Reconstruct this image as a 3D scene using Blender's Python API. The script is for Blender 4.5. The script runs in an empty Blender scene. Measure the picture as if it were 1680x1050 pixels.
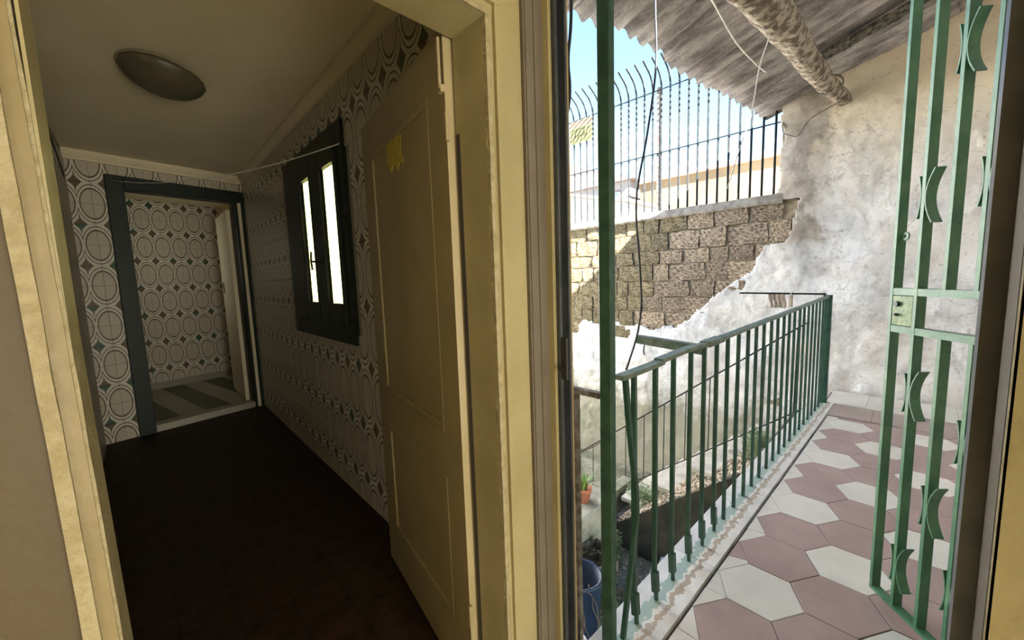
import bpy, bmesh, math, random
from mathutils import Vector, Matrix, noise
random.seed(7)
R = math.radians
SC = bpy.context.scene
COL = SC.collection

# ------------------------------------------------------------------ camera
def cam_axes(yaw, pitch, roll):
    f = Vector((math.cos(yaw)*math.cos(pitch), math.sin(yaw)*math.cos(pitch), math.sin(pitch)))
    r = f.cross(Vector((0, 0, 1))).normalized(); u = r.cross(f)
    c, s = math.cos(roll), math.sin(roll)
    return c*r + s*u, -s*r + c*u, f
cr, cu, cf = cam_axes(R(46.1), R(-6.2), R(-1.9))
cam_data = bpy.data.cameras.new('camera'); cam_data.sensor_width = 36.0; cam_data.lens = 640/1680*36
cam_data.clip_start = 0.02; cam_data.clip_end = 300
cam = bpy.data.objects.new('camera', cam_data); COL.objects.link(cam)
cam.matrix_world = Matrix(((cr.x, cu.x, -cf.x, 0), (cr.y, cu.y, -cf.y, 0), (cr.z, cu.z, -cf.z, 1.5), (0, 0, 0, 1)))
SC.camera = cam

# ------------------------------------------------------------------ world, sun, exposure
SC.view_settings.view_transform = 'Standard'; SC.view_settings.look = 'None'
SC.view_settings.gamma = 1.0; SC.view_settings.use_curve_mapping = False
SC.view_settings.exposure = 1.5
sun_dir = Vector((0.9, 3.1, -2.4)).normalized()
w = bpy.data.worlds.new('world'); SC.world = w; w.use_nodes = True
wn = w.node_tree.nodes; wl = w.node_tree.links
bg = wn['Background']; sky = wn.new('ShaderNodeTexSky'); sky.sky_type = 'NISHITA'
sky.sun_disc = False; sky.sun_elevation = R(36.6); sky.sun_rotation = math.atan2(-sun_dir.x, -sun_dir.y)
sky.air_density = 1.0; sky.dust_density = 0.3; sky.ozone_density = 4.0
wl.new(sky.outputs[0], bg.inputs[0]); bg.inputs[1].default_value = 0.24
sd = bpy.data.lights.new('sun', 'SUN'); sd.energy = 26.0; sd.angle = R(0.6); sd.color = (1.0, 0.98, 0.97)
so = bpy.data.objects.new('sun', sd); COL.objects.link(so)
so.rotation_euler = sun_dir.to_track_quat('-Z', 'Y').to_euler(); so.location = (-4, -12, 12)
# fill lights added behind the camera and in the end room; no windows there
def fill_light(name, loc, size, power, col, rot):
    d = bpy.data.lights.new(name, 'AREA'); d.shape = 'RECTANGLE'; d.size, d.size_y = size; d.energy = power; d.color = col
    o = bpy.data.objects.new(name, d); COL.objects.link(o); o.location = loc; o.rotation_euler = rot; return o
fill_light('room_fill_light', (.45, -2.5, 1.0), (.9, 1.8), 44, (1.0, .94, .80), (R(90), 0, R(6)))
fill_light('side_fill_light', (-1.75, -2.3, 1.6), (.9, 1.2), 9, (1.0, .94, .80), (R(90), 0, R(-28)))
fill_light('end_room_fill_light', (-.02, 6.62, 1.9), (.7, .8), .7, (1.0, .95, .80), (R(90), 0, R(-80)))
# light portals: sampling guides only (they emit nothing) for the doorway and the corridor window
def portal(name, loc, size, quat):
    d = bpy.data.lights.new(name, 'AREA'); d.shape = 'RECTANGLE'; d.size, d.size_y = size; d.cycles.is_portal = True
    o = bpy.data.objects.new(name, d); COL.objects.link(o); o.location = loc; o.rotation_euler = quat

# ------------------------------------------------------------------ helpers
def tag(o, label=None, cat=None, group=None, kind=None):
    if label: o['label'] = label
    if cat: o['category'] = cat
    if group: o['group'] = group
    if kind: o['kind'] = kind
    return o
def wloc(o):
    v = Vector((0, 0, 0))
    while o is not None:
        v += o.location; o = o.parent
    return v
def empty(name, loc, label, cat, group=None):
    o = bpy.data.objects.new(name, None); COL.objects.link(o); o.location = loc; o.empty_display_size = .1
    return tag(o, label, cat, group)
class MB:
    def __init__(s): s.v = []; s.f = []
    def add(s, vs, fs):
        n = len(s.v); s.v += [Vector(v) for v in vs]; s.f += [tuple(i+n for i in f) for f in fs]; return s
    def box(s, x0, x1, y0, y1, z0, z1, M=None):
        vs = [Vector((x, y, z)) for z in (z0, z1) for y in (y0, y1) for x in (x0, x1)]
        if M is not None: vs = [M @ v for v in vs]
        return s.add(vs, [(0, 2, 3, 1), (4, 5, 7, 6), (0, 1, 5, 4), (2, 6, 7, 3), (0, 4, 6, 2), (1, 3, 7, 5)])
    def bevbox(s, x0, x1, y0, y1, z0, z1, b, M=None):
        bm = bmesh.new(); bmesh.ops.create_cube(bm, size=1)
        bmesh.ops.transform(bm, matrix=Matrix.Translation(((x0+x1)/2, (y0+y1)/2, (z0+z1)/2)) @ Matrix.Diagonal((x1-x0, y1-y0, z1-z0, 1)), verts=bm.verts)
        bmesh.ops.bevel(bm, geom=list(bm.edges), offset=b, segments=1, affect='EDGES')
        bm.verts.index_update()
        vs = [(M @ v.co if M is not None else v.co.copy()) for v in bm.verts]; fs = [tuple(v.index for v in f.verts) for f in bm.faces]
        bm.free(); return s.add(vs, fs)
    def prism(s, poly, d0, d1):
        """poly: list of Vectors, extruded from +d0 to +d1 (vectors)"""
        n = len(poly); vs = [p+d0 for p in poly]+[p+d1 for p in poly]
        fs = [tuple(reversed(range(n))), tuple(range(n, 2*n))]+[(i, (i+1) % n, n+(i+1) % n, n+i) for i in range(n)]
        return s.add(vs, fs)
    def tube(s, pts, r, n=6, cap=True):
        pts = [Vector(p) for p in pts]; rr = r if isinstance(r, (list, tuple)) else [r]*len(pts)
        vs = []; up = None
        for i, p in enumerate(pts):
            t = (pts[min(i+1, len(pts)-1)]-pts[max(i-1, 0)]).normalized()
            if up is None:
                up = Vector((0, 0, 1)) if abs(t.z) < .9 else Vector((1, 0, 0))
            a = t.cross(up).normalized(); b = a.cross(t).normalized(); up = b
            for k in range(n):
                q = 2*math.pi*k/n; vs.append(p+(a*math.cos(q)+b*math.sin(q))*rr[i])
        fs = [(i*n+k, i*n+(k+1) % n, (i+1)*n+(k+1) % n, (i+1)*n+k) for i in range(len(pts)-1) for k in range(n)]
        if cap: fs += [tuple(reversed(range(n))), tuple(range((len(pts)-1)*n, len(pts)*n))]
        return s.add(vs, fs)
    def sqbar(s, p0, p1, w, d, ax):
        """rectangular bar from p0 to p1; ax = horizontal unit vector of the w side"""
        p0, p1, ax = Vector(p0), Vector(p1), Vector(ax).normalized(); t = (p1-p0).normalized()
        ay = t.cross(ax).normalized(); o = [(-1, -1), (1, -1), (1, 1), (-1, 1)]
        vs = [p+ax*(w/2*a)+ay*(d/2*b) for p in (p0, p1) for a, b in o]
        return s.add(vs, [(3, 2, 1, 0), (4, 5, 6, 7)]+[(i, (i+1) % 4, 4+(i+1) % 4, 4+i) for i in range(4)])
    def lathe(s, prof, c=(0, 0, 0), n=20):
        c = Vector(c); vs = [c+Vector((r*math.cos(2*math.pi*k/n), r*math.sin(2*math.pi*k/n), z)) for r, z in prof for k in range(n)]
        fs = [(i*n+k, i*n+(k+1) % n, (i+1)*n+(k+1) % n, (i+1)*n+k) for i in range(len(prof)-1) for k in range(n)]
        fs += [tuple(reversed(range(n))), tuple(range((len(prof)-1)*n, len(prof)*n))]
        return s.add(vs, fs)
    def mesh(s, name, m, off=Vector((0, 0, 0)), smooth=False):
        me = bpy.data.meshes.new(name); me.from_pydata([tuple(v-off) for v in s.v], [], s.f); me.materials.append(m)
        bm = bmesh.new(); bm.from_mesh(me); bmesh.ops.recalc_face_normals(bm, faces=bm.faces); bm.to_mesh(me); bm.free()
        if smooth:
            for p in me.polygons: p.use_smooth = True
        return me
    def build(s, name, m, parent=None, smooth=False, origin=None, **kw):
        """verts are world coordinates (parents carry no rotation)"""
        off = wloc(parent) if parent is not None else Vector((0, 0, 0))
        if origin is not None: o_ = Vector(origin)
        elif parent is None:
            xs = [v.x for v in s.v]; ys = [v.y for v in s.v]; o_ = Vector(((min(xs)+max(xs))/2, (min(ys)+max(ys))/2, min(v.z for v in s.v)))
        else: o_ = off
        me = s.mesh(name, m, o_, smooth)
        o = bpy.data.objects.new(name, me); COL.objects.link(o); o.parent = parent; o.location = o_-off
        tag(o, **kw); return o
def inst(name, me, parent, loc, rot=(0, 0, 0), scale=(1, 1, 1)):
    o = bpy.data.objects.new(name, me); COL.objects.link(o); o.parent = parent; o.location = loc; o.rotation_euler = rot; o.scale = scale
    return o

# ------------------------------------------------------------------ materials
def newmat(name):
    m = bpy.data.materials.new(name); m.use_nodes = True; return m, m.node_tree.nodes, m.node_tree.links, m.node_tree.nodes['Principled BSDF']
def mth(N, L, op, a, b=None, clamp=False):
    n = N.new('ShaderNodeMath'); n.operation = op; n.use_clamp = clamp
    for i, x in enumerate((a, b)):
        if x is None: continue
        if isinstance(x, (int, float)): n.inputs[i].default_value = x
        else: L.new(x, n.inputs[i])
    return n.outputs[0]
def ramp(N, L, fac, stops):
    r = N.new('ShaderNodeValToRGB'); L.new(fac, r.inputs[0]); e = r.color_ramp.elements
    while len(e) < len(stops): e.new(.5)
    for i, (p, c) in enumerate(stops): e[i].position = p; e[i].color = (*c, 1) if len(c) == 3 else c
    return r.outputs[0]
def nz(N, L, vec, scale, detail=4, rough=.55):
    n = N.new('ShaderNodeTexNoise'); n.inputs['Scale'].default_value = scale; n.inputs['Detail'].default_value = detail
    n.inputs['Roughness'].default_value = rough
    if vec is not None: L.new(vec, n.inputs['Vector'])
    return n.outputs['Fac']
def mix(N, L, f, a, b, mode='MIX'):
    n = N.new('ShaderNodeMix'); n.data_type = 'RGBA'; n.blend_type = mode
    for s_, x in ((0, f), (6, a), (7, b)):
        if isinstance(x, (int, float)): n.inputs[s_].default_value = x
        elif isinstance(x, tuple): n.inputs[s_].default_value = (*x, 1)
        else: L.new(x, n.inputs[s_])
    return n.outputs[2]
def bump(N, L, B, h, strength=.3, dist=.02):
    n = N.new('ShaderNodeBump'); n.inputs['Strength'].default_value = strength; n.inputs['Distance'].default_value = dist
    L.new(h, n.inputs['Height']); L.new(n.outputs[0], B.inputs['Normal'])
def mat(name, c, c2=None, rough=.6, scale=6, metal=0, bmp=0.0, bscale=40, spec=.5, lo=.4, hi=.6, rnd=0, coat=0):
    m, N, L, B = newmat(name); B.inputs['Roughness'].default_value = rough; B.inputs['Metallic'].default_value = metal
    B.inputs['Specular IOR Level'].default_value = spec
    tc = N.new('ShaderNodeTexCoord').outputs['Object']
    col = None
    if c2 is not None: col = ramp(N, L, nz(N, L, tc, scale), [(lo, c), (hi, c2)])
    if rnd:
        oi = N.new('ShaderNodeObjectInfo').outputs['Random']
        v = mth(N, L, 'ADD', mth(N, L, 'MULTIPLY', oi, rnd), 1-rnd/2)
        h = N.new('ShaderNodeHueSaturation'); L.new(v, h.inputs['Value'])
        if col is not None: L.new(col, h.inputs['Color'])
        else: h.inputs['Color'].default_value = (*c, 1)
        col = h.outputs[0]
    if col is not None: L.new(col, B.inputs['Base Color'])
    else: B.inputs['Base Color'].default_value = (*c, 1)
    if bmp: bump(N, L, B, nz(N, L, tc, bscale, 5), bmp)
    return m
CREAM = mat('cream_gloss_paint', (.29, .25, .125), (.24, .205, .095), rough=.42, scale=3, bmp=.12, bscale=18)
CREAMW = mat('cream_wall_paint', (.50, .38, .19), (.42, .31, .14), rough=.7, scale=2, bmp=.1, bscale=25)
CREAMD = mat('cream_door_paint', (.30, .25, .135), (.26, .215, .11), rough=.45, scale=2.5, bmp=.1, bscale=14)
GROOVE = mat('cream_groove_shade', (.20, .16, .07), (.17, .135, .055), rough=.5, scale=6, bmp=.1)  # darker cream puts the recess shade of the casing groove into colour
CHIP = mat('chipped_cream_edge', (.28, .245, .14), (.225, .19, .095), rough=.55, scale=40, bmp=.4, bscale=60)
PALEW = mat('pale_ceiling_paint', (.80, .72, .52), (.74, .66, .46), rough=.8, scale=1.2)
BROWNJ = mat('brown_grey_jamb', (.13, .11, .08), (.11, .09, .065), rough=.5, scale=5, bmp=.05)
GUIDE = mat('dark_aluminium', (.10, .11, .12), (.07, .08, .09), rough=.35, metal=.6, scale=8)
BLACK = mat('black_iron', (.015, .015, .017), rough=.45)
DGREEN = mat('dark_green_paint', (.005, .013, .009), (.008, .018, .012), rough=.5, scale=8)
GREEN = mat('green_iron_paint', (.020, .072, .048), (.034, .105, .070), rough=.45, scale=14, bmp=.1, bscale=60)
GREENR = mat('worn_green_rail', (.10, .17, .13), (.20, .24, .20), rough=.6, scale=18, bmp=.25, bscale=70)
GGATE = mat('green_gate_paint', (.040, .145, .075), (.075, .20, .105), rough=.4, scale=9, bmp=.06, bscale=50, spec=.5)
RUST = mat('rusty_grey_iron', (.12, .09, .065), (.25, .23, .20), rough=.8, scale=25, bmp=.5, bscale=80)
FENCEM = mat('grey_fence_iron', (.02, .026, .026), (.04, .04, .038), rough=.9, spec=.15, scale=12)
LOGM = mat('rough_bark', (.15, .115, .08), (.46, .39, .30), rough=.95, scale=16, bmp=1.0, bscale=35, lo=.42, hi=.58)
TIMBER = mat('dark_mouldy_timber', (.035, .035, .03), (.20, .17, .12), rough=.95, scale=25, bmp=.9, bscale=45)
STONE = mat('yellow_tuff_stone', (.12, .09, .04), (.33, .275, .16), rough=.95, scale=9, bmp=1.0, bscale=22, rnd=.35, lo=.38, hi=.62)
STONEB = mat('brown_tuff_stone', (.14, .10, .065), (.50, .40, .28), rough=.95, scale=10, bmp=1.0, bscale=22, rnd=.4, lo=.38, hi=.62)
MORTAR = mat('old_mortar', (.24, .19, .12), (.40, .33, .22), rough=.95, scale=9, bmp=.8, bscale=40)
CAPM = mat('grey_coping_mortar', (.26, .23, .19), (.40, .36, .30), rough=.95, scale=9, bmp=.7, bscale=50)
CONC = mat('mossy_concrete', (.20, .21, .15), (.40, .39, .31), rough=.95, scale=3, bmp=.5, bscale=30)
DARKW = mat('shade_dark_wall', (.018, .018, .012), (.045, .04, .026), rough=.95, scale=5, bmp=.5, bscale=30)  # near-black colour stands in for the shade on the bed wall
SLABM = mat('worn_stone_step', (.50, .47, .40), (.64, .61, .54), rough=.85, scale=6, bmp=.3, bscale=40)
TERRA = mat('terracotta', (.50, .19, .11), (.42, .15, .09), rough=.8, scale=20)
LEAF = mat('bright_green_leaf', (.16, .34, .06), (.34, .50, .15), rough=.5, scale=15)
WEED = mat('dusty_weed_leaf', (.10, .17, .06), (.26, .32, .16), rough=.7, scale=20)
BLUE = mat('dark_blue_plastic', (.008, .025, .065), (.012, .035, .09), rough=.5, scale=7)
PEB = mat('speckled_pebbles', (.28, .20, .13), (.60, .52, .40), rough=.9, scale=16, lo=.42, hi=.55)
WHITEC = mat('white_cord', (.72, .70, .64), rough=.8)
CABLE = mat('black_cable', (.025, .025, .03), rough=.5)
CLOTH = mat('beige_cloth', (.55, .46, .36), (.65, .57, .47), rough=.9, scale=12)
STICK = mat('yellow_sticker', (.52, .42, .05), (.40, .32, .04), rough=.5, scale=60)
TWIG = mat('dry_twig', (.16, .12, .08), rough=.9)
LAMPG = mat('old_brown_glass', (.085, .075, .045), (.12, .10, .06), rough=.45, scale=10)
PLAST = mat('dirty_clear_sheet', (.55, .58, .60), (.35, .38, .40), rough=.3, scale=8)

def plaster_mat():
    m, N, L, B = newmat('peeling_lime_plaster'); B.inputs['Roughness'].default_value = .93
    tc = N.new('ShaderNodeNewGeometry').outputs['Position']
    sep = N.new('ShaderNodeSeparateXYZ'); L.new(tc, sep.inputs[0]); Y, Z = sep.outputs[1], sep.outputs[2]
    big = nz(N, L, tc, 1.3, 5, .6); med = nz(N, L, tc, 4.5, 6, .65); fine = nz(N, L, tc, 28, 4, .6)
    base = ramp(N, L, med, [(.36, (.62, .61, .60)), (.50, (.78, .785, .79)), (.62, (.84, .845, .85))])
    warm = ramp(N, L, big, [(.36, (.86, .79, .70)), (.55, (1, 1, 1))])
    # warm yellowish tone, stronger with height towards the roof
    hz = mth(N, L, 'ADD', mth(N, L, 'MULTIPLY', mth(N, L, 'SUBTRACT', Z, 2.0), .8), mth(N, L, 'SUBTRACT', med, .5), False)
    hz = mth(N, L, 'MINIMUM', mth(N, L, 'MAXIMUM', hz, 0.0), 1.0)
    c = mix(N, L, hz, base, (.74, .64, .49))
    c = mix(N, L, .6, c, warm, 'MULTIPLY')
    # grey cement repair down the corner column
    dy = mth(N, L, 'ADD', mth(N, L, 'SUBTRACT', Y, .80), mth(N, L, 'MULTIPLY', mth(N, L, 'SUBTRACT', big, .5), 1.3))
    a = mth(N, L, 'MULTIPLY', dy, 14.0, True)
    b = mth(N, L, 'MULTIPLY', mth(N, L, 'SUBTRACT', mth(N, L, 'ADD', Z, mth(N, L, 'MULTIPLY', med, .8)), 2.15), 8.0, True)
    grey = ramp(N, L, med, [(.38, (.34, .29, .23)), (.62, (.52, .47, .40))])
    c = mix(N, L, mth(N, L, 'MULTIPLY', a, b), c, grey)
    vo = N.new('ShaderNodeTexVoronoi'); vo.feature = 'DISTANCE_TO_EDGE'; vo.inputs['Scale'].default_value = 1.5
    wv = N.new('ShaderNodeVectorMath'); wv.operation = 'ADD'; nn = N.new('ShaderNodeTexNoise'); nn.inputs['Scale'].default_value = 3; nn.inputs['Detail'].default_value = 6; L.new(tc, nn.inputs['Vector'])
    L.new(tc, wv.inputs[0]); L.new(nn.outputs['Color'], wv.inputs[1]); L.new(wv.outputs[0], vo.inputs['Vector'])
    crk = mth(N, L, 'MULTIPLY', mth(N, L, 'LESS_THAN', vo.outputs['Distance'], .006), mth(N, L, 'GREATER_THAN', big, .5))
    c = mix(N, L, mth(N, L, 'MULTIPLY', crk, .55), c, (.30, .26, .21))
    # small pock marks and soil
    sp = ramp(N, L, fine, [(.30, (.45, .42, .36)), (.40, (1, 1, 1))])
    c = mix(N, L, .55, c, sp, 'MULTIPLY')
    # grey-green tone on the lower courtyard part
    lowz = mth(N, L, 'MULTIPLY', mth(N, L, 'SUBTRACT', mth(N, L, 'MULTIPLY', med, 1.0), mth(N, L, 'ADD', mth(N, L, 'MULTIPLY', Z, .5), .62)), 4.0, True)
    c = mix(N, L, lowz, c, (.33, .32, .25))
    L.new(c, B.inputs['Base Color'])
    h = mth(N, L, 'ADD', mth(N, L, 'MULTIPLY', fine, .35), med)
    bump(N, L, B, h, .55, .03)
    return m
PLASTER = plaster_mat()

def walltile_mat():
    """white glazed tile, 195 mm: quarter ovals at the two lower corners, half a pointed diamond at the top"""
    m, N, L, B = newmat('patterned_wall_tile'); B.inputs['Roughness'].default_value = .38
    B.inputs['Specular IOR Level'].default_value = .35
    tc = N.new('ShaderNodeTexCoord').outputs['Object']
    s = N.new('ShaderNodeSeparateXYZ'); L.new(tc, s.inputs[0]); X = mth(N, L, 'ABSOLUTE', s.outputs[0]); Z = s.outputs[2]
    px = mth(N, L, 'DIVIDE', mth(N, L, 'SUBTRACT', X, .0975), .086)
    pz = mth(N, L, 'DIVIDE', mth(N, L, 'ADD', Z, .097), .148)
    e = mth(N, L, 'SQRT', mth(N, L, 'ADD', mth(N, L, 'MULTIPLY', px, px), mth(N, L, 'MULTIPLY', pz, pz)))
    r1 = mth(N, L, 'LESS_THAN', mth(N, L, 'ABSOLUTE', mth(N, L, 'SUBTRACT', e, .95)), .055)
    r2 = mth(N, L, 'LESS_THAN', mth(N, L, 'ABSOLUTE', mth(N, L, 'SUBTRACT', e, 1.19)), .036)
    zz = mth(N, L, 'SUBTRACT', .097, Z)
    d = mth(N, L, 'LESS_THAN', mth(N, L, 'ADD', mth(N, L, 'DIVIDE', X, .046), mth(N, L, 'DIVIDE', zz, .058)), 1.0)
    sp = mth(N, L, 'LESS_THAN', mth(N, L, 'ADD', mth(N, L, 'DIVIDE', X, .012), mth(N, L, 'DIVIDE', zz, .105)), 1.0)
    d = mth(N, L, 'MAXIMUM', d, sp)
    oi = N.new('ShaderNodeObjectInfo').outputs['Random']
    n1 = nz(N, L, tc, 30, 3)
    white = ramp(N, L, n1, [(.35, (.62, .60, .48)), (.65, (.70, .67, .55))])
    inner = mix(N, L, mth(N, L, 'LESS_THAN', e, .95), white, (.50, .46, .36))
    brown = ramp(N, L, n1, [(.4, (.11, .075, .05)), (.6, (.17, .115, .07))])
    dia = mix(N, L, mth(N, L, 'GREATER_THAN', oi, .72), brown, (.05, .10, .06))
    c = mix(N, L, r2, inner, (.16, .13, .09)); c = mix(N, L, r1, c, brown); c = mix(N, L, d, c, dia)
    L.new(c, B.inputs['Base Color']); return m
WTILE = walltile_mat()
GROUT = mat('tile_grout', (.30, .28, .22), rough=.9)

def hex_mat(name, a, b, sp):
    m, N, L, B = newmat(name); B.inputs['Roughness'].default_value = .55
    tc = N.new('ShaderNodeTexCoord').outputs['Object']; g = N.new('ShaderNodeNewGeometry').outputs['Position']
    n1 = nz(N, L, g, 3.5, 5, .6); n2 = nz(N, L, g, 90, 2, .5)
    c = ramp(N, L, n1, [(.35, a), (.65, b)])
    c = mix(N, L, mth(N, L, 'GREATER_THAN', n2, .70), c, sp)
    L.new(c, B.inputs['Base Color']); bump(N, L, B, n1, .05); return m
HEXR = hex_mat('red_cement_tile', (.345, .245, .235), (.415, .305, .29), (.48, .34, .31))
HEXW = hex_mat('white_cement_tile', (.62, .60, .55), (.72, .70, .65), (.48, .44, .36))
RECTG = hex_mat('grey_pink_tile', (.34, .27, .24), (.42, .34, .31), (.5, .42, .38))
JOINT = mat('dark_joint', (.10, .085, .07), rough=.95, bmp=.3)

def marble_mat():
    m, N, L, B = newmat('marble_curb'); B.inputs['Roughness'].default_value = .4
    g = N.new('ShaderNodeNewGeometry').outputs['Position']
    s = N.new('ShaderNodeSeparateXYZ'); L.new(g, s.inputs[0])
    n1 = nz(N, L, g, 5, 6, .65); n2 = nz(N, L, g, 22, 4, .6)
    c = ramp(N, L, n1, [(.35, (.62, .60, .56)), (.62, (.78, .77, .74))])
    # distance from the railing foot line
    ln = mth(N, L, 'SUBTRACT', .765, mth(N, L, 'MULTIPLY', mth(N, L, 'SUBTRACT', s.outputs[0], 1.3), .0255))
    d = mth(N, L, 'SUBTRACT', s.outputs[1], ln)
    wob = mth(N, L, 'MULTIPLY', mth(N, L, 'SUBTRACT', n2, .5), .09)
    g1 = mth(N, L, 'LESS_THAN', mth(N, L, 'ABSOLUTE', mth(N, L, 'ADD', d, wob)), .026)
    r1 = mth(N, L, 'LESS_THAN', mth(N, L, 'ABSOLUTE', mth(N, L, 'ADD', mth(N, L, 'ADD', d, .055), wob)), .013)
    c = mix(N, L, mth(N, L, 'MULTIPLY', r1, .75), c, (.36, .27, .17)); c = mix(N, L, mth(N, L, 'MULTIPLY', g1, .75), c, (.22, .36, .29))
    L.new(c, B.inputs['Base Color']); return m
MARBLE = marble_mat()

def roof_mat():
    m, N, L, B = newmat('weathered_fibre_cement'); B.inputs['Roughness'].default_value = .9
    g = N.new('ShaderNodeNewGeometry').outputs['Position']
    mp = N.new('ShaderNodeMapping'); L.new(g, mp.inputs[0]); mp.inputs['Scale'].default_value = (5, 1.0, 1)
    n1 = nz(N, L, mp.outputs[0], 2.2, 6, .65); n2 = nz(N, L, g, 40, 3)
    c = ramp(N, L, n1, [(.38, (.17, .15, .14)), (.5, (.33, .295, .28)), (.60, (.50, .465, .44))])
    c = mix(N, L, .35, c, ramp(N, L, n2, [(.35, (.5, .47, .42)), (.6, (1, 1, 1))]), 'MULTIPLY')
    L.new(c, B.inputs['Base Color']); bump(N, L, B, n2, .3); return m
ROOFM = roof_mat()

def floor_mat():
    m, N, L, B = newmat('dark_marbled_floor'); B.inputs['Roughness'].default_value = .6; B.inputs['Specular IOR Level'].default_value = .2
    tc = N.new('ShaderNodeTexCoord').outputs['Object']
    br = N.new('ShaderNodeTexBrick'); L.new(tc, br.inputs['Vector']); br.offset = 0
    br.inputs['Scale'].default_value = 1; br.inputs['Brick Width'].default_value = .2; br.inputs['Row Height'].default_value = .2
    br.inputs['Mortar Size'].default_value = .003
    br.inputs['Color1'].default_value = (.030, .016, .010, 1); br.inputs['Color2'].default_value = (.024, .018, .010, 1); br.inputs['Mortar'].default_value = (.012, .008, .005, 1)
    n1 = nz(N, L, tc, 11, 5, .7)
    c = mix(N, L, .8, br.outputs[0], ramp(N, L, n1, [(.35, (.35, .28, .2)), (.65, (1.3, 1.1, .9))]), 'MULTIPLY')
    L.new(c, B.inputs['Base Color']); return m
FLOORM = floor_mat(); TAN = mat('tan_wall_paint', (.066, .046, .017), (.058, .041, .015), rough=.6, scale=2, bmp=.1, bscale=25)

def glass_mat():
    m, N, L, B = newmat('window_glass')
    B.inputs['Base Color'].default_value = (.42, .40, .15, 1); B.inputs['Roughness'].default_value = .02
    B.inputs['Transmission Weight'].default_value = 1; B.inputs['IOR'].default_value = 1.02
    return m
GLASS = glass_mat()

def ground_mat():
    m, N, L, B = newmat('damp_courtyard_ground'); B.inputs['Roughness'].default_value = .95
    g = N.new('ShaderNodeNewGeometry').outputs['Position']
    n1 = nz(N, L, g, 2.2, 6, .7); n2 = nz(N, L, g, 30, 3)
    c = ramp(N, L, n1, [(.34, (.07, .07, .045)), (.5, (.18, .18, .13)), (.66, (.36, .35, .29))])
    c = mix(N, L, .5, c, ramp(N, L, n2, [(.35, (.4, .4, .35)), (.6, (1.1, 1.1, 1))]), 'MULTIPLY')
    L.new(c, B.inputs['Base Color']); bump(N, L, B, n2, .6, .02); return m
GROUND = ground_mat()
BEIGE = mat('sunlit_beige_render', (.17, .13, .075), (.22, .17, .10), rough=.9, scale=.6)
WHITEB = mat('white_render', (.34, .32, .30), (.30, .28, .26), rough=.9, scale=.8)
CORN = mat('brown_cornice', (.36, .22, .15), rough=.9)
ROOFT = mat('pale_pink_roof_tiles', (.22, .16, .13), (.26, .20, .17), rough=.9, scale=2)
BOUNCEW = mat('pale_bounce_stucco', (.72, .71, .66), (.80, .79, .74), rough=.95, scale=2.2, bmp=.3, bscale=20)  # garden wall kept near white to bounce sunlight onto the terrace
PANE = mat('dark_far_glass', (.10, .12, .14), rough=.2)

# ================================================================== STRUCTURE
def struct(mb, name, m, **kw):
    return mb.build(name, m, kind='structure', **kw)
# floors
struct(MB().box(-2.4, 1.12, -2.6, .85, -.12, 0), 'floor', PALEW, origin=(0, 0, 0))  # unseen room floor, made pale to bounce light into the corridor
struct(MB().box(-.5, 1.15, .85, 5.78, -.12, 0), 'floor', FLOORM, origin=(0, 0, 0))
# ceilings
struct(MB().box(-2.4, 1.15, -2.6, .98, 2.95, 3.1), 'ceiling', PALEW)
struct(MB().box(-.5, 1.15, .98, 5.8, 2.8, 3.1), 'ceiling', PALEW)
# camera room shell
struct(MB().box(-2.4, -2.25, -2.6, .98, 0, 2.95), 'wall_left', CREAMW)
struct(MB().box(-2.4, 1.15, -2.75, -2.6, 0, 2.95), 'wall_back', CREAMW)
# wall between room and corridor, with the door hole
XL, XR, DT = -.072, .742, 2.20
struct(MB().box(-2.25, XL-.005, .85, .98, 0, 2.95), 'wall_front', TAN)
struct(MB().box(XR+.03, .885, .85, .98, 0, 2.95).box(XL-.005, XR+.03, .85, .98, DT+.03, 2.95), 'wall_front', CREAM)
# outer wall with the terrace doorway (room part)
struct(MB().box(.885, 1.15, -2.75, -.115, 0, 3.1).box(.885, 1.15, -.115, .90, 2.45, 3.1).box(.885, 1.15, .875, .98, 0, 3.1), 'wall_right', CREAMW)
# facade above the roof line, and house wall on the right of the terrace
FAC = mat('house_facade_render', (.62, .57, .47), (.52, .47, .38), rough=.9, scale=2, bmp=.3)
struct(MB().box(.9, 1.15, -2.75, 9.0, 3.1, 3.6), 'wall_facade', FAC)
struct(MB().box(1.15, 6.3, -1.5, -1.3, -.2, 4.35), 'wall_terrace', FAC)

# ---- corridor right wall (local X runs towards the camera, local Y into the wall)
TW, TH = .195, .1935
def tile_mesh(name, w_, h_, d_):
    b = .0016; x, z = w_/2, h_/2
    vs = [(-x, d_, -z), (x, d_, -z), (x, d_, z), (-x, d_, z), (-x, .0015, -z), (x, .0015, -z), (x, .0015, z), (-x, .0015, z),
          (-x+b, 0, -z+b), (x-b, 0, -z+b), (x-b, 0, z-b), (-x+b, 0, z-b)]
    fs = [(8, 9, 10, 11)]+[(4+i, 4+(i+1) % 4, 8+(i+1) % 4, 8+i) for i in range(4)]+[(i, (i+1) % 4, 4+(i+1) % 4, 4+i) for i in range(4)]
    me = bpy.data.meshes.new(name); me.from_pydata(vs, [], fs); me.materials.append(WTILE); return me
TM = tile_mesh('wall_tile', TW-.0015, TH-.0015, .008)
def tile_wall(parent, cols, rows, x0, z0, keep, flip0=0, yface=-.008):
    n = 0
    for i in range(cols):
        for j in range(rows):
            cx, cz = x0+(i+.5)*TW, z0+(j+.5)*TH
            if not keep(cx, cz): continue
            o = inst('tile', TM, parent, (cx, yface+random.uniform(-.0006, .0006), cz), (0, math.pi if (j+flip0) % 2 else 0, 0)); n += 1
    return n
def place(o, loc, ang): o.location = loc; o.rotation_euler = (0, 0, ang)
angR = math.atan2(-1, -.015)
wr = MB()
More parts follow.
